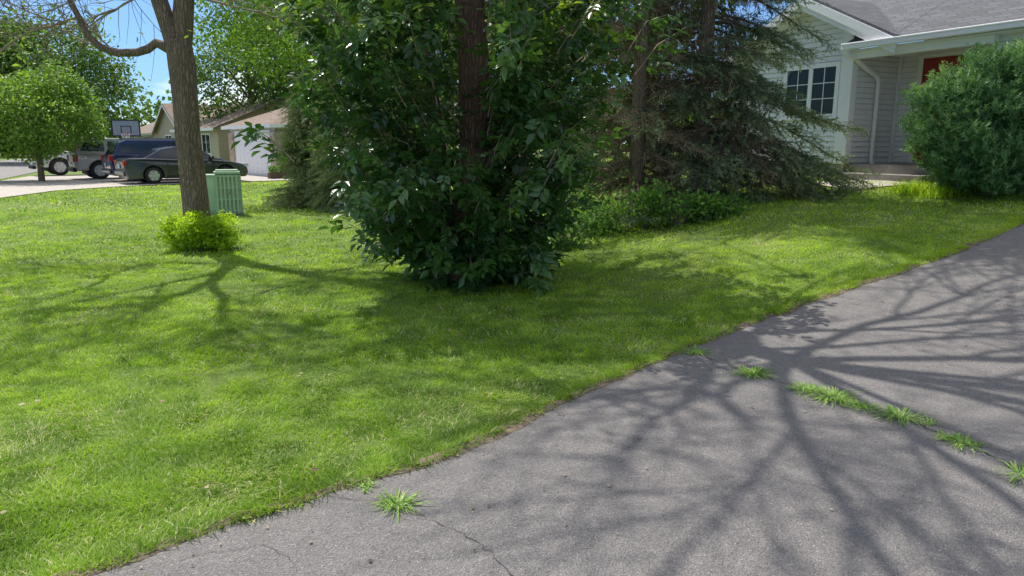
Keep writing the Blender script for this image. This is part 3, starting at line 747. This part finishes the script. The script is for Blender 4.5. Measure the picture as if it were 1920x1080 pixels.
V=[];F=[]
slab(V,F,[(.95,-.32,ea+.12),(8,-.32,ea+.12),(8,5,ea+2.78),(.95,5,ea+2.78)],.05)
slab(V,F,[(-3.6,.4,ea+.48),(.949,-.1,ea+.235),(.949,5,ea+2.78),(-3.6,5,ea+2.78)],.05)
slab(V,F,[(.0,-.30,ea+.125),(.948,-.30,ea+.125),(.948,.6,ea+.575),(.0,.6,ea+.575)],.04)
slab(V,F,[(8,5,ea+2.775),(8,10.3,ea+.12),(-3.6,10.3,ea+.12),(-3.6,5,ea+2.775)][::-1],.05)
py_mesh("roof",V,F,M_shingle,hs)
V=[];F=[]
slab(V,F,[(1.1,-.36,ap+.14-1.05),(1.1,1.2,ap+.14-1.05),(-1,3.2,ap+.14),(-1,-.36,ap+.14)],.05)
slab(V,F,[(-1.002,-.36,ap+.14),(-1.002,3.2,ap+.14),(-3.2,1.2,ap+.14-1.1),(-3.2,-.36,ap+.14-1.1)],.05)
py_mesh("gable_roof",V,F,M_shingle,hs)
def rake(u0,z0,u1,z1,h,v0,v1):
    V=[];F=[];b=0
    for vv in (v0,v1):
        V.extend([(u0,vv,z0),(u1,vv,z1),(u1,vv,z1-h),(u0,vv,z0-h)])
    F.extend([(b,b+3,b+2,b+1),(b+4,b+5,b+6,b+7),(b,b+1,b+5,b+4),(b+2,b+3,b+7,b+6),(b+1,b+2,b+6,b+5),(b+3,b,b+4,b+7)])
    py_mesh("rake_board",V,F,M_white,hs)
rake(-1,ap+.085,1.14,ap+.085-1.07,.17,-.40,-.365)
rake(-1.003,ap+.085,-3.24,ap+.085-1.12,.17,-.40,-.365)
rake(-1,ap-.09,1.10,ap-.09-1.05,.10,-.362,-.34)
rake(-1,ap-.04,.0,ap-.04-.5,.03,-.338,-.005); rake(-1.003,ap-.04,-3.1,ap-.04-1.05,.03,-.338,-.005)
boxes("soffit",[(0.03,8,-.28,1.5,2.402,2.43)],M_white,hs)
boxes("porch_beam",[(.05,2.7,-.20,-.06,2.27,2.40)],M_white,hs)
boxes("gutter",[(.04,8,-.44,-.325,2.43,2.53),(.04,8,-.45,-.43,2.51,2.545)],M_white,hs,bevel=.01)
V,F=tubes([([(.12,-.38,2.44),(.12,-.38,2.36),(.14,-.1,2.28),(.12,.25,2.12),(.09,.62,2.0),(.09,.72,1.9),(.09,.72,.35),(.17,.72,.15)],[.045]*8)]); np_mesh("downspout",V,F,M_white,hs,smooth=True)
M_hglass=glassmat("house_window_glass",(.012,.018,.02),.12,.25)
wn=empty("window",(-1.52,0,1.27)); wn.parent=hs
W_,H_=1.2,.92
boxes("frame",[(-.09,W_+.09,-.055,-.026,-.09,0),(-.09,W_+.09,-.055,-.026,H_,H_+.09),(-.09,0,-.055,-.026,0,H_),(W_,W_+.09,-.055,-.026,0,H_),(W_/2-.05,W_/2+.05,-.055,-.026,0,H_),(-.12,W_+.12,-.08,-.055,-.1,-.06)],M_white,wn)
boxes("pane",[(0,W_/2-.05,-.035,-.027,0,H_),(W_/2+.05,W_,-.035,-.027,0,H_)],M_hglass,wn,split=True)
for x0 in (0,W_/2+.05):
    w=W_/2-.05; mb=[(x0+w/2-.008,x0+w/2+.008,-.041,-.036,0,H_)]
    for k in (1,2): mb.append((x0,x0+w,-.044,-.0405,H_*k/3-.008,H_*k/3+.008))
    boxes("muntin",mb,M_white,wn)
dr=empty("door",(.53,1.42,.32)); dr.parent=hs
boxes("panel",[(0,.92,0,.04,0,2.0),(.12,.42,-.012,0,.15,.8),(.5,.8,-.012,0,.15,.8),(.12,.42,-.012,0,.95,1.8),(.5,.8,-.012,0,.95,1.8)],M_reddoor,dr,bevel=.006)
V,F=tubes([([(.84,-.06,.95),(.84,0,.95)],[.03,.02])]); np_mesh("handle",V,F,M_metal,dr)
M_step=plain("brown_stoop",(.26,.23,.21),.9,var=.2,ns=8,bmp=.3)
boxes("step",[(.25,2.55,-.05,1.48,-.3,.28),(.3,1.9,-.4,-.051,-.3,.12)],M_step,hs,bevel=.01)
pth=py_mesh("path",[(5.75,12.3,tz(5.75,12.3)+.03),(7.0,12.5,tz(7.0,12.5)+.03),(6.9,13.6,tz(6.9,13.6)+.03),(5.6,13.6,tz(5.6,13.6)+.03)],[(0,1,2,3)],M_conc); meta(pth,kind="structure",label="pale concrete path at the porch steps")

# ------------------------------------------------------------------ neighbour houses
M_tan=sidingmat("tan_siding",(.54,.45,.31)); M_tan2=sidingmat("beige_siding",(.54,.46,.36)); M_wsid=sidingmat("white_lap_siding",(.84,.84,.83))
def stonemat():
    m,nt,b,o=newmat("tan_stone")
    v=objcoord(nt,(1,1,1.6)); vo=nt.nodes.new("ShaderNodeTexVoronoi"); vo.inputs["Scale"].default_value=6; nt.links.new(v,vo.inputs["Vector"])
    se=nt.nodes.new("ShaderNodeSeparateColor"); nt.links.new(vo.outputs["Color"],se.inputs[0])
    nt.links.new(ramp(nt,se.outputs[0],[(0,(.30,.22,.15)),(.5,(.45,.36,.26)),(1,(.55,.48,.4))]),b.inputs["Base Color"]); b.inputs["Roughness"].default_value=.9
    bump(nt,vo.outputs["Distance"],b,-.5,.03); return m
M_stone=stonemat()
def gable_house(name,loc,rot,W,D,eave,rise,wm,wm2,rm,label,kind='front',ov=.35):
    e=empty(name,(loc[0],loc[1],0),rot,label,"house")
    if kind=='front':
        V=[(-W,0,0),(0,0,0),(0,0,eave),(-W/2,0,eave+rise),(-W,0,eave),(-W,D,0),(0,D,0),(0,D,eave),(-W/2,D,eave+rise),(-W,D,eave)]
        py_mesh("front_wall",V,[(0,1,2,3,4)],wm2,e); py_mesh("wall",V,[(1,6,7,2),(6,5,9,8,7),(5,0,4,9)],wm,e)
        V=[];F=[]; s=rise/(W/2)
        slab(V,F,[(ov,-ov,eave-s*ov+.06),(ov,D+ov,eave-s*ov+.06),(-W/2,D+ov,eave+rise+.06),(-W/2,-ov,eave+rise+.06)],.08)
        slab(V,F,[(-W/2-.002,-ov,eave+rise+.06),(-W/2-.002,D+ov,eave+rise+.06),(-W-ov,D+ov,eave-s*ov+.06),(-W-ov,-ov,eave-s*ov+.06)],.08)
        py_mesh("roof",V,F,rm,e)
        V=[];F=[]
        for sg,xe in ((1,ov),(-1,-W-ov)):
            b=len(V); z0=eave+rise+.03; z1=eave-s*ov+.03
            V+=[(-W/2,-ov-.03,z0),(xe,-ov-.03,z1),(xe,-ov-.03,z1-.2),(-W/2,-ov-.03,z0-.2)]; F.append((b,b+1,b+2,b+3))
        b=len(V); V+=[(ov+.02,-ov,eave-s*ov+.05),(ov+.02,D+ov,eave-s*ov+.05),(ov+.02,D+ov,eave-s*ov-.12),(ov+.02,-ov,eave-s*ov-.12)]; F.append((b,b+1,b+2,b+3))
        py_mesh("fascia",V,F,M_white,e)
    elif kind=='hip':
        V=[(-W,0,0),(0,0,0),(0,0,eave),(-W,0,eave),(-W,D,0),(0,D,0),(0,D,eave),(-W,D,eave)]
        py_mesh("front_wall",V,[(0,1,2,3)],wm2,e); py_mesh("wall",V,[(1,5,6,2),(5,4,7,6),(4,0,3,7)],wm,e)
        a0,a1,b0,b1=-W-ov,ov,-ov,D+ov; hw=W/2+ov; z0=eave+.02; z1=eave+rise; xm=-W/2
        V=[(a0,b0,z0),(a1,b0,z0),(a1,b1,z0),(a0,b1,z0),(xm,b0+hw*.75,z1),(xm,b1-hw,z1)]
        py_mesh("roof",V,[(0,1,4),(1,2,5,4),(2,3,5),(3,0,4,5),(3,2,1,0)],rm,e)
        boxes("fascia",[(a0,a1+.03,b0-.03,b0-.001,z0-.16,z0+.01),(a1+.001,a1+.03,b0,b1,z0-.16,z0+.01)],M_white,e)
    else:
        V=[(-W,0,0),(0,0,0),(0,0,eave),(-W,0,eave),(-W,D,0),(0,D,0),(0,D,eave),(-W,D,eave),(0,D/2,eave+rise),(-W,D/2,eave+rise)]
        py_mesh("wall",V,[(0,1,2,3),(1,5,6,8,2),(5,4,7,6),(4,0,3,9,7)],wm,e)
        V=[];F=[]; s=rise/(D/2)
        slab(V,F,[(-W-ov,-ov,eave-s*ov+.06),(ov,-ov,eave-s*ov+.06),(ov,D/2,eave+rise+.06),(-W-ov,D/2,eave+rise+.06)],.08)
        slab(V,F,[(-W-ov,D/2+.002,eave+rise+.06),(ov,D/2+.002,eave+rise+.06),(ov,D+ov,eave-s*ov+.06),(-W-ov,D+ov,eave-s*ov+.06)],.08)
        py_mesh("roof",V,F,rm,e)
        boxes("fascia",[(-W-ov,ov,-ov-.05,-ov-.02,eave-s*ov-.12,eave-s*ov+.05)],M_white,e)
    return e
def win(parent,x,z,w,h,side='front'):
    o=empty("window",(x,0,z)) if side=='front' else empty("window",(0,x,z),math.pi/2)
    o.parent=parent
    boxes("frame",[(-.08,w+.08,-.04,-.01,-.08,0),(-.08,w+.08,-.04,-.01,h,h+.08),(-.08,0,-.04,-.01,0,h),(w,w+.08,-.04,-.01,0,h),(w/2-.025,w/2+.025,-.04,-.01,0,h)],M_white,o)
    boxes("pane",[(0,w/2-.025,-.02,-.012,0,h),(w/2+.025,w,-.02,-.012,0,h)],M_glass,o,split=True)
rotn=math.atan2(-.77,.64)
nh=gable_house("garage_house",(-11.3,34.7),rotn,6.2,10,2.5,1.1,M_tan,M_wsid,M_shingle_b,"tan and white house with white garage door and stone pillars",kind='hip')
gd=empty("garage_door",(-5.4,0,0)); gd.parent=nh
pn=[(0,4.8,-.03,-.01,.02,2.15)]
for r_ in range(4):
    for c_ in range(8): pn.append((.08+c_*.59,.08+c_*.59+.5,-.045,-.031,.1+r_*.52,.1+r_*.52+.4))
boxes("door_panel",pn,M_white,gd,bevel=.008)
boxes("door_trim",[(-.12,0,-.05,-.01,0,2.27),(4.8,4.92,-.05,-.01,0,2.27),(0,4.8,-.05,-.01,2.15,2.27)],M_white,gd)
boxes("stone_pillar",[(-.46,.12,-.12,-.002,0,2.2),(-6.3,-5.54,-.12,-.002,0,2.2)],M_stone,nh,bevel=.02,split=True)
boxes("stone_facing",[(.002,.12,-.0,.35,0,2.2)],M_stone,nh,bevel=.02)
win(nh,4.5,1.0,1.2,1.0,'side')
h2=gable_house("house",(-18.6,46.0),rotn,9,9,2.7,1.9,M_tan,M_tan2,M_shingle_b,"tan sided house with brown gabled roof across the driveways",kind='side')
win(h2,-6.4,1.0,1.6,1.2); win(h2,-3.2,1.0,1.6,1.2); win(h2,3,1.0,1.4,1.1,'side')
h2b=gable_house("house",(-23.5,52),rotn,7,8,2.6,1.9,M_tan2,M_tan2,M_shingle_b,"beige house with brown gabled roof further along")
win(h2b,-4.6,1.0,1.6,1.2); win(h2b,3,1,1.4,1.1,'side')
h3=gable_house("house",(-31,63),rotn,10,9,2.6,1.9,M_tan2,M_tan2,M_shingle_b,"low beige house with brown roof at the street end",kind='side')
win(h3,-7,1,1.6,1.2); win(h3,-3.5,1,1.6,1.2)
M_plant=plain("planter_brown",(.14,.085,.055),.8)
def planter(loc,w,seed):
    r=np.random.default_rng(seed); e=empty("planter_box",(loc[0],loc[1],0),rotn+math.pi/2,"dark planter box of leafy plants by the garage","planter","planters by the garage")
    boxes("planter",[(-w/2,w/2,-.18,.18,0,.3)],M_plant,e,bevel=.02)
    P=(r.random((460,3))-.5)*np.array([w,.4,.3])+np.array([0,0,.42]); D=norm(r.normal(0,.7,P.shape)+np.array([0,0,.6]))
    V,F,q=inst(leafT(.5),P,D,norm(r.normal(0,1,P.shape)+np.array([0,0,1])),.11,r.random(460)); np_mesh("plants",V,F,M_weed,e,rnd=q)
planter((-10.8,33.4),1.0,1); planter((-9.9,34.0),.9,2)

# ------------------------------------------------------------------ utility boxes
ub=empty("utility_box",(-6.5,16.4,tz(-6.5,16.4)),R(22),"pale green ribbed telecom pedestal box standing in the lawn","utility box")
boxes("housing",[(-.26,.26,-.19,.19,0,.94)],M_ggreen,ub,bevel=.04)
boxes("lid",[(-.28,.28,-.21,.21,.94,1.0),(-.24,.24,-.17,.17,1.0,1.04)],M_ggreen,ub,bevel=.015)
rb=[(-.255+k*.085,-.215+k*.085,-.235,-.191,.06,.92) for k in range(6)]
rb+=[(-.255,.255,-.228,-.191,z_,z_+.035) for z_ in (.1,.36,.62,.88)]
for k in range(5): rb.append((.261,.29,-.15+k*.07,-.12+k*.07,.08,.92)); rb.append((-.29,-.261,-.15+k*.07,-.12+k*.07,.08,.92))
boxes("rib",rb,M_ggreen,ub)
boxes("base_skirt",[(-.3,.3,-.24,.23,0,.05)],M_dgreen,ub,bevel=.01)
boxes("lock",[(-.03,.03,-.25,-.236,.5,.58)],M_metal,ub)
ub2=empty("utility_box",(-6.98,16.75,tz(-6.98,16.75)),R(8),"narrow plain pale green pedestal box beside the ribbed one","utility box")
boxes("housing",[(-.17,.17,-.14,.14,0,.86)],M_ggreen,ub2,bevel=.02)
boxes("lid",[(-.185,.185,-.155,.155,.86,.92)],M_ggreen,ub2,bevel=.02)
boxes("door",[(-.13,.13,-.152,-.141,.08,.8)],M_ggreen,ub2,bevel=.004)
boxes("lock",[(.08,.11,-.165,-.153,.45,.5)],M_metal,ub2)

# ------------------------------------------------------------------ basketball hoop
bh=empty("basketball_hoop",(-20.4,38.5,0),R(18),"free-standing basketball hoop with dark backboard behind the vehicles","basketball hoop")
V,F=tubes([([(0,.6,0),(0,.6,1.5),(0,.55,1.9),(0,.12,2.3)],[.05,.05,.05,.04])]); np_mesh("pole",V,F,M_black,bh)
boxes("backboard",[(-.62,.62,0,.04,2.05,2.80)],plain("backboard_blue",(.22,.28,.36),.3),bh)
boxes("backboard_border",[(-.66,.66,-.012,.05,2.8,2.87),(-.66,.66,-.012,.05,1.98,2.05),(-.68,-.62,-.012,.05,2.05,2.8),(.62,.68,-.012,.05,2.05,2.8),(-.25,.25,-.01,-.002,2.5,2.54),(-.25,-.21,-.01,-.002,2.15,2.5),(.21,.25,-.01,-.002,2.15,2.5)],M_black,bh)
a=np.linspace(0,6.283,17); ring=[(.23*math.cos(t),-.27+.23*math.sin(t),2.15) for t in a]
V,F=tubes([(ring,[.012]*17)]); np_mesh("rim",V,F,M_red,bh)
V,F=tubes([([(.22*math.cos(t),-.27+.22*math.sin(t),2.15),(.12*math.cos(t+.3),-.27+.12*math.sin(t+.3),1.78)],[.006,.006]) for t in a[:-1]]); np_mesh("net",V,F,M_white,bh)
boxes("base",[(-.4,.4,.2,1.2,0,.15)],M_black,bh,bevel=.04)

# ------------------------------------------------------------------ vehicles
def lathe(prof,seg=28):
    V=[];F=[];n=len(prof)
    for i in range(seg):
        a=6.28319*i/seg
        for r_,y in prof: V.append((r_*math.cos(a),y,r_*math.sin(a)))
    for i in range(seg):
        j=(i+1)%seg
        for k in range(n-1): F.append((i*n+k,i*n+k+1,j*n+k+1,j*n+k))
    return V,F
def vehicle(name,loc,rot,label,cat,L,low,cabin,wins,w,wheels,rw,paint,glass_edges,tumble=.42,zbelt=.95,rack=False,tail=(.62,.92),text=None,bedopen=None):
    e=empty(name,(loc[0],loc[1],.035),rot,label,cat)
    ra=rw+.06
    pts=[tuple(p) for p in low]
    zb=low[-1][1]
    bot=[]
    for wx in sorted(wheels,reverse=True):
        a0=math.asin(max(-1,min(1,(zb-rw)/ra)))
        for k in range(13):
            a=a0+(math.pi-2*a0)*k/12; bot.append((wx+ra*math.cos(a),rw+ra*math.sin(a)))
    prof=pts+bot+[(low[0][0]+.06,zb)]
    n=len(prof)
    def yy(x):
        t=abs(x)/(L/2); return w*(1-.10*max(0,(t-.72)/.28)**2)
    V=[(x,-yy(x),z) for x,z in prof]+[(x,yy(x),z) for x,z in prof]
    F=[tuple(range(n)),tuple(range(2*n-1,n-1,-1))]+[(i,i+n,(i+1)%n+n,(i+1)%n) for i in range(n)]
    py_mesh("body",V,F,paint,e,bevel=.06,seg=4)
    boxes("wheel_well",[(wx-ra-.05,wx+ra+.05,-w+.17,w-.17,.22,rw+ra-.02) for wx in wheels],M_black,e,split=True)
    def cy(z): return w*.93-(z-zbelt)*tumble
    m=len(cabin)
    V=[(x,-cy(z),z) for x,z in cabin]+[(x,cy(z),z) for x,z in cabin]
    F=[tuple(range(m)),tuple(range(2*m-1,m-1,-1))]+[(i,i+m,(i+1)%m+m,(i+1)%m) for i in range(m)]
    py_mesh("cabin",V,F,paint,e,bevel=.03,seg=2)
    for s in (-1,1):
        for wp in wins:
            V=[(x,s*(cy(z)+.008),z) for x,z in wp]; py_mesh("side_window",V,[tuple(range(len(V)))],M_glass,e)
    for (a_,b_,nm) in glass_edges:
        p=np.array(a_);q=np.array(b_); d=q-p; nn=np.array([-d[1],d[0]]); nn/=np.linalg.norm(nn)
        if nn[1]<0: nn=-nn
        if abs(nn[1])<.2 : nn=np.array([math.copysign(1,p[0]),0])
        p2=p+d*.1+nn*.012;q2=p+d*.88+nn*.012
        V=[(p2[0],-cy(p2[1])+.09,p2[1]),(p2[0],cy(p2[1])-.09,p2[1]),(q2[0],cy(q2[1])-.09,q2[1]),(q2[0],-cy(q2[1])+.09,q2[1])]
        py_mesh(nm,V,[(0,1,2,3)],M_glass,e)
    for wx in wheels:
        for s in (-1,1):
            we=empty("wheel",(wx,s*(w-.13),rw)); we.parent=e
            V,F=lathe([(rw*.62,-.11),(rw*.93,-.11),(rw,-.07),(rw,.07),(rw*.93,.11),(rw*.62,.11)]); py_mesh("tyre",V,F,M_black,we,smooth=True)
            V,F=lathe([(rw*.70,-.10),(rw*.62,-.112),(rw*.58,-.06),(rw*.2,-.05)]) if s<0 else lathe([(rw*.70,.10),(rw*.62,.112),(rw*.58,.06),(rw*.2,.05)])
            yo=-.115 if s<0 else .115
            for k in range(6):
                a=k*math.pi/3; c,sn=math.cos(a),math.sin(a); b=len(V); hw=.05
                for rr_,ww in ((.03,hw*1.2),(rw*.62,hw)):
                    V+=[(rr_*c-ww*sn,yo,rr_*sn+ww*c),(rr_*c+ww*sn,yo,rr_*sn-ww*c)]
                F.append((b,b+1,b+3,b+2))
            b=len(V); V+=[(rw*.17*math.cos(t),yo*1.04,rw*.17*math.sin(t)) for t in np.linspace(0,5.76,12)]; F.append(tuple(range(b,b+12)))
            py_mesh("rim",V,F,M_rim,we)
    xr=-L/2
    boxes("taillight",[(xr-.03,xr+.16,min(s*w*.66,s*w*.915),max(s*w*.66,s*w*.915),tail[0],tail[1]) for s in (-1,1)],M_red,e,bevel=.02,split=True)
    boxes("headlight",[(-xr-.22,-xr+.015,min(s*w*.6,s*w*.92),max(s*w*.6,s*w*.92),.62,.76) for s in (-1,1)],M_lens,e,bevel=.02,split=True)
    boxes("licence_plate",[(xr-.05,xr-.035,-.16,.16,.62,.77)],M_plate,e)
    boxes("bumper",[(xr-.06,xr+.1,-w*.86,w*.86,.34,.52)],M_black if cat!="car" else paint,e,bevel=.03)
    for s in (-1,1):
        sm=[]
        y0=s*(w+.001); y1=s*(w+.006)
        for wx in (wheels[0]+.55,(wheels[0]+wheels[1])/2+.05,wheels[1]-.5):
            sm.append((wx-.008,wx+.008,min(y0,y1),max(y0,y1),.33,zbelt-.05))
        sm.append((wheels[0]+.45,wheels[1]-.45,min(y0,y1*1.004),max(y0,y1*1.004),.27,.33))
        boxes("door_seam",sm,M_black,e)
    boxes("door_handle",[(wx,wx+.17,min(s*w,s*(w+.03)),max(s*w,s*(w+.03)),zbelt-.16,zbelt-.12) for s in (-1,1) for wx in ((wheels[0]+wheels[1])/2-.2,wheels[1]-1.05+.3)],M_metal,e,bevel=.008,split=True)
    boxes("mirror",[(wheels[1]-.62,wheels[1]-.48,min(s*(w*.9),s*(w+.17)),max(s*(w*.9),s*(w+.17)),zbelt+.0,zbelt+.14) for s in (-1,1)],paint,e,bevel=.03,split=True)
    if rack:
        zt=max(p[1] for p in cabin)
        boxes("roof_rack",[(-1.7,.7,s*.52-.02,s*.52+.02,zt+.0,zt+.07) for s in (-1,1)]+[(-1.2,-1.15,-.52,.52,zt+.065,zt+.09),(.2,.25,-.52,.52,zt+.065,zt+.09)],M_metal,e)
    if bedopen:
        boxes("bed_rim",bedopen,M_black,e,split=True)
    if text:
        cu=bpy.data.curves.new("lettering","FONT"); cu.body=text[0]; cu.size=text[3]; cu.extrude=.002
        to=bpy.data.objects.new("tmp",cu); COL.objects.link(to)
        bpy.context.view_layer.update()
        me=bpy.data.meshes.new_from_object(to.evaluated_get(bpy.context.evaluated_depsgraph_get()))
        bpy.data.objects.remove(to); me.materials.clear(); me.materials.append(text[4])
        lo=bpy.data.objects.new("lettering",me); COL.objects.link(lo); lo.parent=e
        lo.location=(text[1],-w-.006,text[2]); lo.rotation_euler=(R(90),0,0)
    return e
rv=math.atan2(.64,.77)
P_grey=paintmat("dark_grey_car_paint",(.065,.072,.085),.6,.2); P_blue=paintmat("dark_blue_car_paint",(.025,.042,.10),.5,.2); P_tau=paintmat("grey_taupe_truck_paint",(.33,.31,.29),.3,.4); P_silver=paintmat("silver_truck_paint",(.6,.63,.65),.4,.35)
vehicle("parked_car",(-13.75,30.2),rv,"dark grey sedan parked on the concrete driveway","car",4.8,
    [(-2.36,.36),(-2.42,.62),(-2.40,.93),(-2.25,1.0),(-1.7,1.02),(-.6,.97),(.95,.93),(1.6,.86),(2.15,.74),(2.37,.6),(2.4,.36),(2.3,.2)],
    [(-1.75,.98),(-.98,1.38),(-.5,1.46),(.1,1.46),(.4,1.42),(1.2,.9)],
    [[(-1.35,1.04),(-.95,1.29),(-.5,1.38),(-.33,1.39),(-.33,1.0)],[(-.25,1.0),(-.25,1.39),(.1,1.39),(.35,1.35),(.88,.98)]],
    .91,(-1.38,1.42),.33,P_grey,[((-1.75,.98),(-.98,1.38),"rear_window"),((1.2,.9),(.4,1.42),"windscreen")],zbelt=.95,tail=(.72,.92))
vehicle("parked_car",(-15.4,32.2),rv,"dark blue sport utility vehicle parked beside the sedan","car",4.8,
    [(-2.36,.4),(-2.42,.7),(-2.38,1.1),(-2.2,1.14),(-.6,1.1),(1.05,1.06),(1.7,1.0),(2.2,.88),(2.38,.7),(2.4,.4),(2.3,.25)],
    [(-2.28,1.08),(-2.0,1.62),(-1.7,1.74),(.2,1.74),(.5,1.68),(1.25,1.03)],
    [[(-2.05,1.2),(-1.85,1.57),(-1.3,1.62),(-1.3,1.17)],[(-1.22,1.17),(-1.22,1.64),(-.28,1.64),(-.28,1.15)],[(-.2,1.15),(-.2,1.64),(.22,1.64),(.45,1.59),(.92,1.12)]],
    .94,(-1.4,1.42),.37,P_blue,[((-2.28,1.08),(-2.0,1.62),"rear_window"),((1.25,1.03),(.5,1.68),"windscreen")],zbelt=1.08,tumble=.34,rack=True,tail=(.85,1.1))
vehicle("parked_truck",(-18.0,34.2),rv,"taupe four-wheel-drive pickup with matching bed topper","pickup truck",5.0,
    [(-2.46,.5),(-2.5,.72),(-2.48,1.12),(-2.3,1.14),(-.6,1.14),(1.0,1.12),(1.15,1.08),(2.3,1.0),(2.46,.9),(2.48,.5),(2.4,.38)],
    [(-2.42,1.12),(-2.30,1.76),(-2.2,1.82),(.15,1.82),(.35,1.78),(.95,1.1)],
    [[(-2.2,1.26),(-2.12,1.64),(-1.25,1.66),(-1.25,1.24)],[(-1.1,1.24),(-1.1,1.68),(-.42,1.68),(-.42,1.24)],[(-.32,1.22),(-.32,1.68),(.15,1.68),(.28,1.64),(.66,1.2)]],
    .90,(-1.5,1.55),.39,P_tau,[((-2.42,1.12),(-2.30,1.76),"rear_window"),((.95,1.1),(.35,1.78),"windscreen")],zbelt=1.12,tumble=.2,tail=(.78,1.08),text=("4x4",-2.35,.86,.24,M_white))
vehicle("parked_truck",(-22.1,38.2),rv,"silver pickup truck parked behind the small maple","pickup truck",5.6,
    [(-2.76,.5),(-2.8,.75),(-2.78,1.2),(-2.6,1.22),(-.6,1.2),(1.2,1.15),(1.4,1.12),(2.55,1.02),(2.76,.9),(2.78,.5),(2.7,.4)],
    [(-.75,1.18),(-.68,1.72),(-.5,1.82),(.55,1.82),(.75,1.76),(1.4,1.12)],
    [[(-.6,1.26),(-.55,1.68),(.0,1.7),(.0,1.26)],[(.1,1.26),(.1,1.7),(.55,1.7),(.7,1.65),(1.08,1.24)]],
    .96,(-1.7,1.75),.42,P_silver,[((-.75,1.18),(-.68,1.72),"rear_window"),((1.4,1.12),(.75,1.76),"windscreen")],zbelt=1.18,tumble=.25,tail=(.85,1.15),
    bedopen=[(-2.7,-.85,s*.83-.05,s*.83+.05,1.222,1.24) for s in (-1,1)])

# ------------------------------------------------------------------ light and sky
el=R(57); sx,sy=-.62,.785
wd=bpy.data.worlds.new("World"); scene.world=wd; wd.use_nodes=True; nt=wd.node_tree
bg=nt.nodes["Background"]; sky=nt.nodes.new("ShaderNodeTexSky"); sky.sky_type='NISHITA'; sky.sun_disc=False
sky.sun_elevation=el; sky.sun_rotation=math.atan2(sx,sy); sky.altitude=200; sky.air_density=1.0; sky.dust_density=.3; sky.ozone_density=3.0
tc=nt.nodes.new("ShaderNodeTexCoord"); sz_=nt.nodes.new("ShaderNodeSeparateXYZ"); nt.links.new(tc.outputs["Generated"],sz_.inputs[0])
tint=ramp(nt,sz_.outputs[2],[(.0,(.52,.68,.88)),(.06,(.46,.65,.92)),(.45,(.85,.95,1.0))])
skc=mixc(nt,1.0,sky.outputs[0],tint,'MULTIPLY')
mp=nt.nodes.new("ShaderNodeMapping"); mp.inputs["Scale"].default_value=(1,1,2.4); nt.links.new(tc.outputs["Generated"],mp.inputs[0])
nz=noise(nt,mp.outputs[0],2.6,7,.6)
cov=ramp(nt,sz_.outputs[2],[(.15,(0,0,0)),(.55,(.12,.12,.12))])  # extra cloud cover overhead, added unseen to brighten and neutralise ambient light
ad=N(nt,"ShaderNodeMath",operation='ADD'); nt.links.new(nz,ad.inputs[0]); nt.links.new(cov,ad.inputs[1])
cf=ramp(nt,ad.outputs[0],[(.57,(0,0,0)),(.72,(1,1,1))])
mx=mixc(nt,cf,skc,(10.4,10.2,9.9)); nt.links.new(mx,bg.inputs[0]); bg.inputs[1].default_value=.15
sd=bpy.data.lights.new("sun","SUN"); sd.energy=5.0; sd.angle=R(.5); sd.color=(1,.96,.89)
so_=bpy.data.objects.new("sun",sd); COL.objects.link(so_)
from mathutils import Vector
dirv=Vector((-sx*math.cos(el),-sy*math.cos(el),-math.sin(el))); so_.rotation_euler=dirv.to_track_quat('-Z','Y').to_euler()
scene.view_settings.view_transform='Standard'; scene.view_settings.look='None'; scene.view_settings.exposure=0

cam=bpy.data.cameras.new("camera"); cam.lens=25; cam.sensor_width=36; cam.clip_end=2000; cam.clip_start=.05
co=bpy.data.objects.new("camera",cam); COL.objects.link(co); co.location=(0,0,1.6); co.rotation_euler=(R(90-11.45),0,0); scene.camera=co
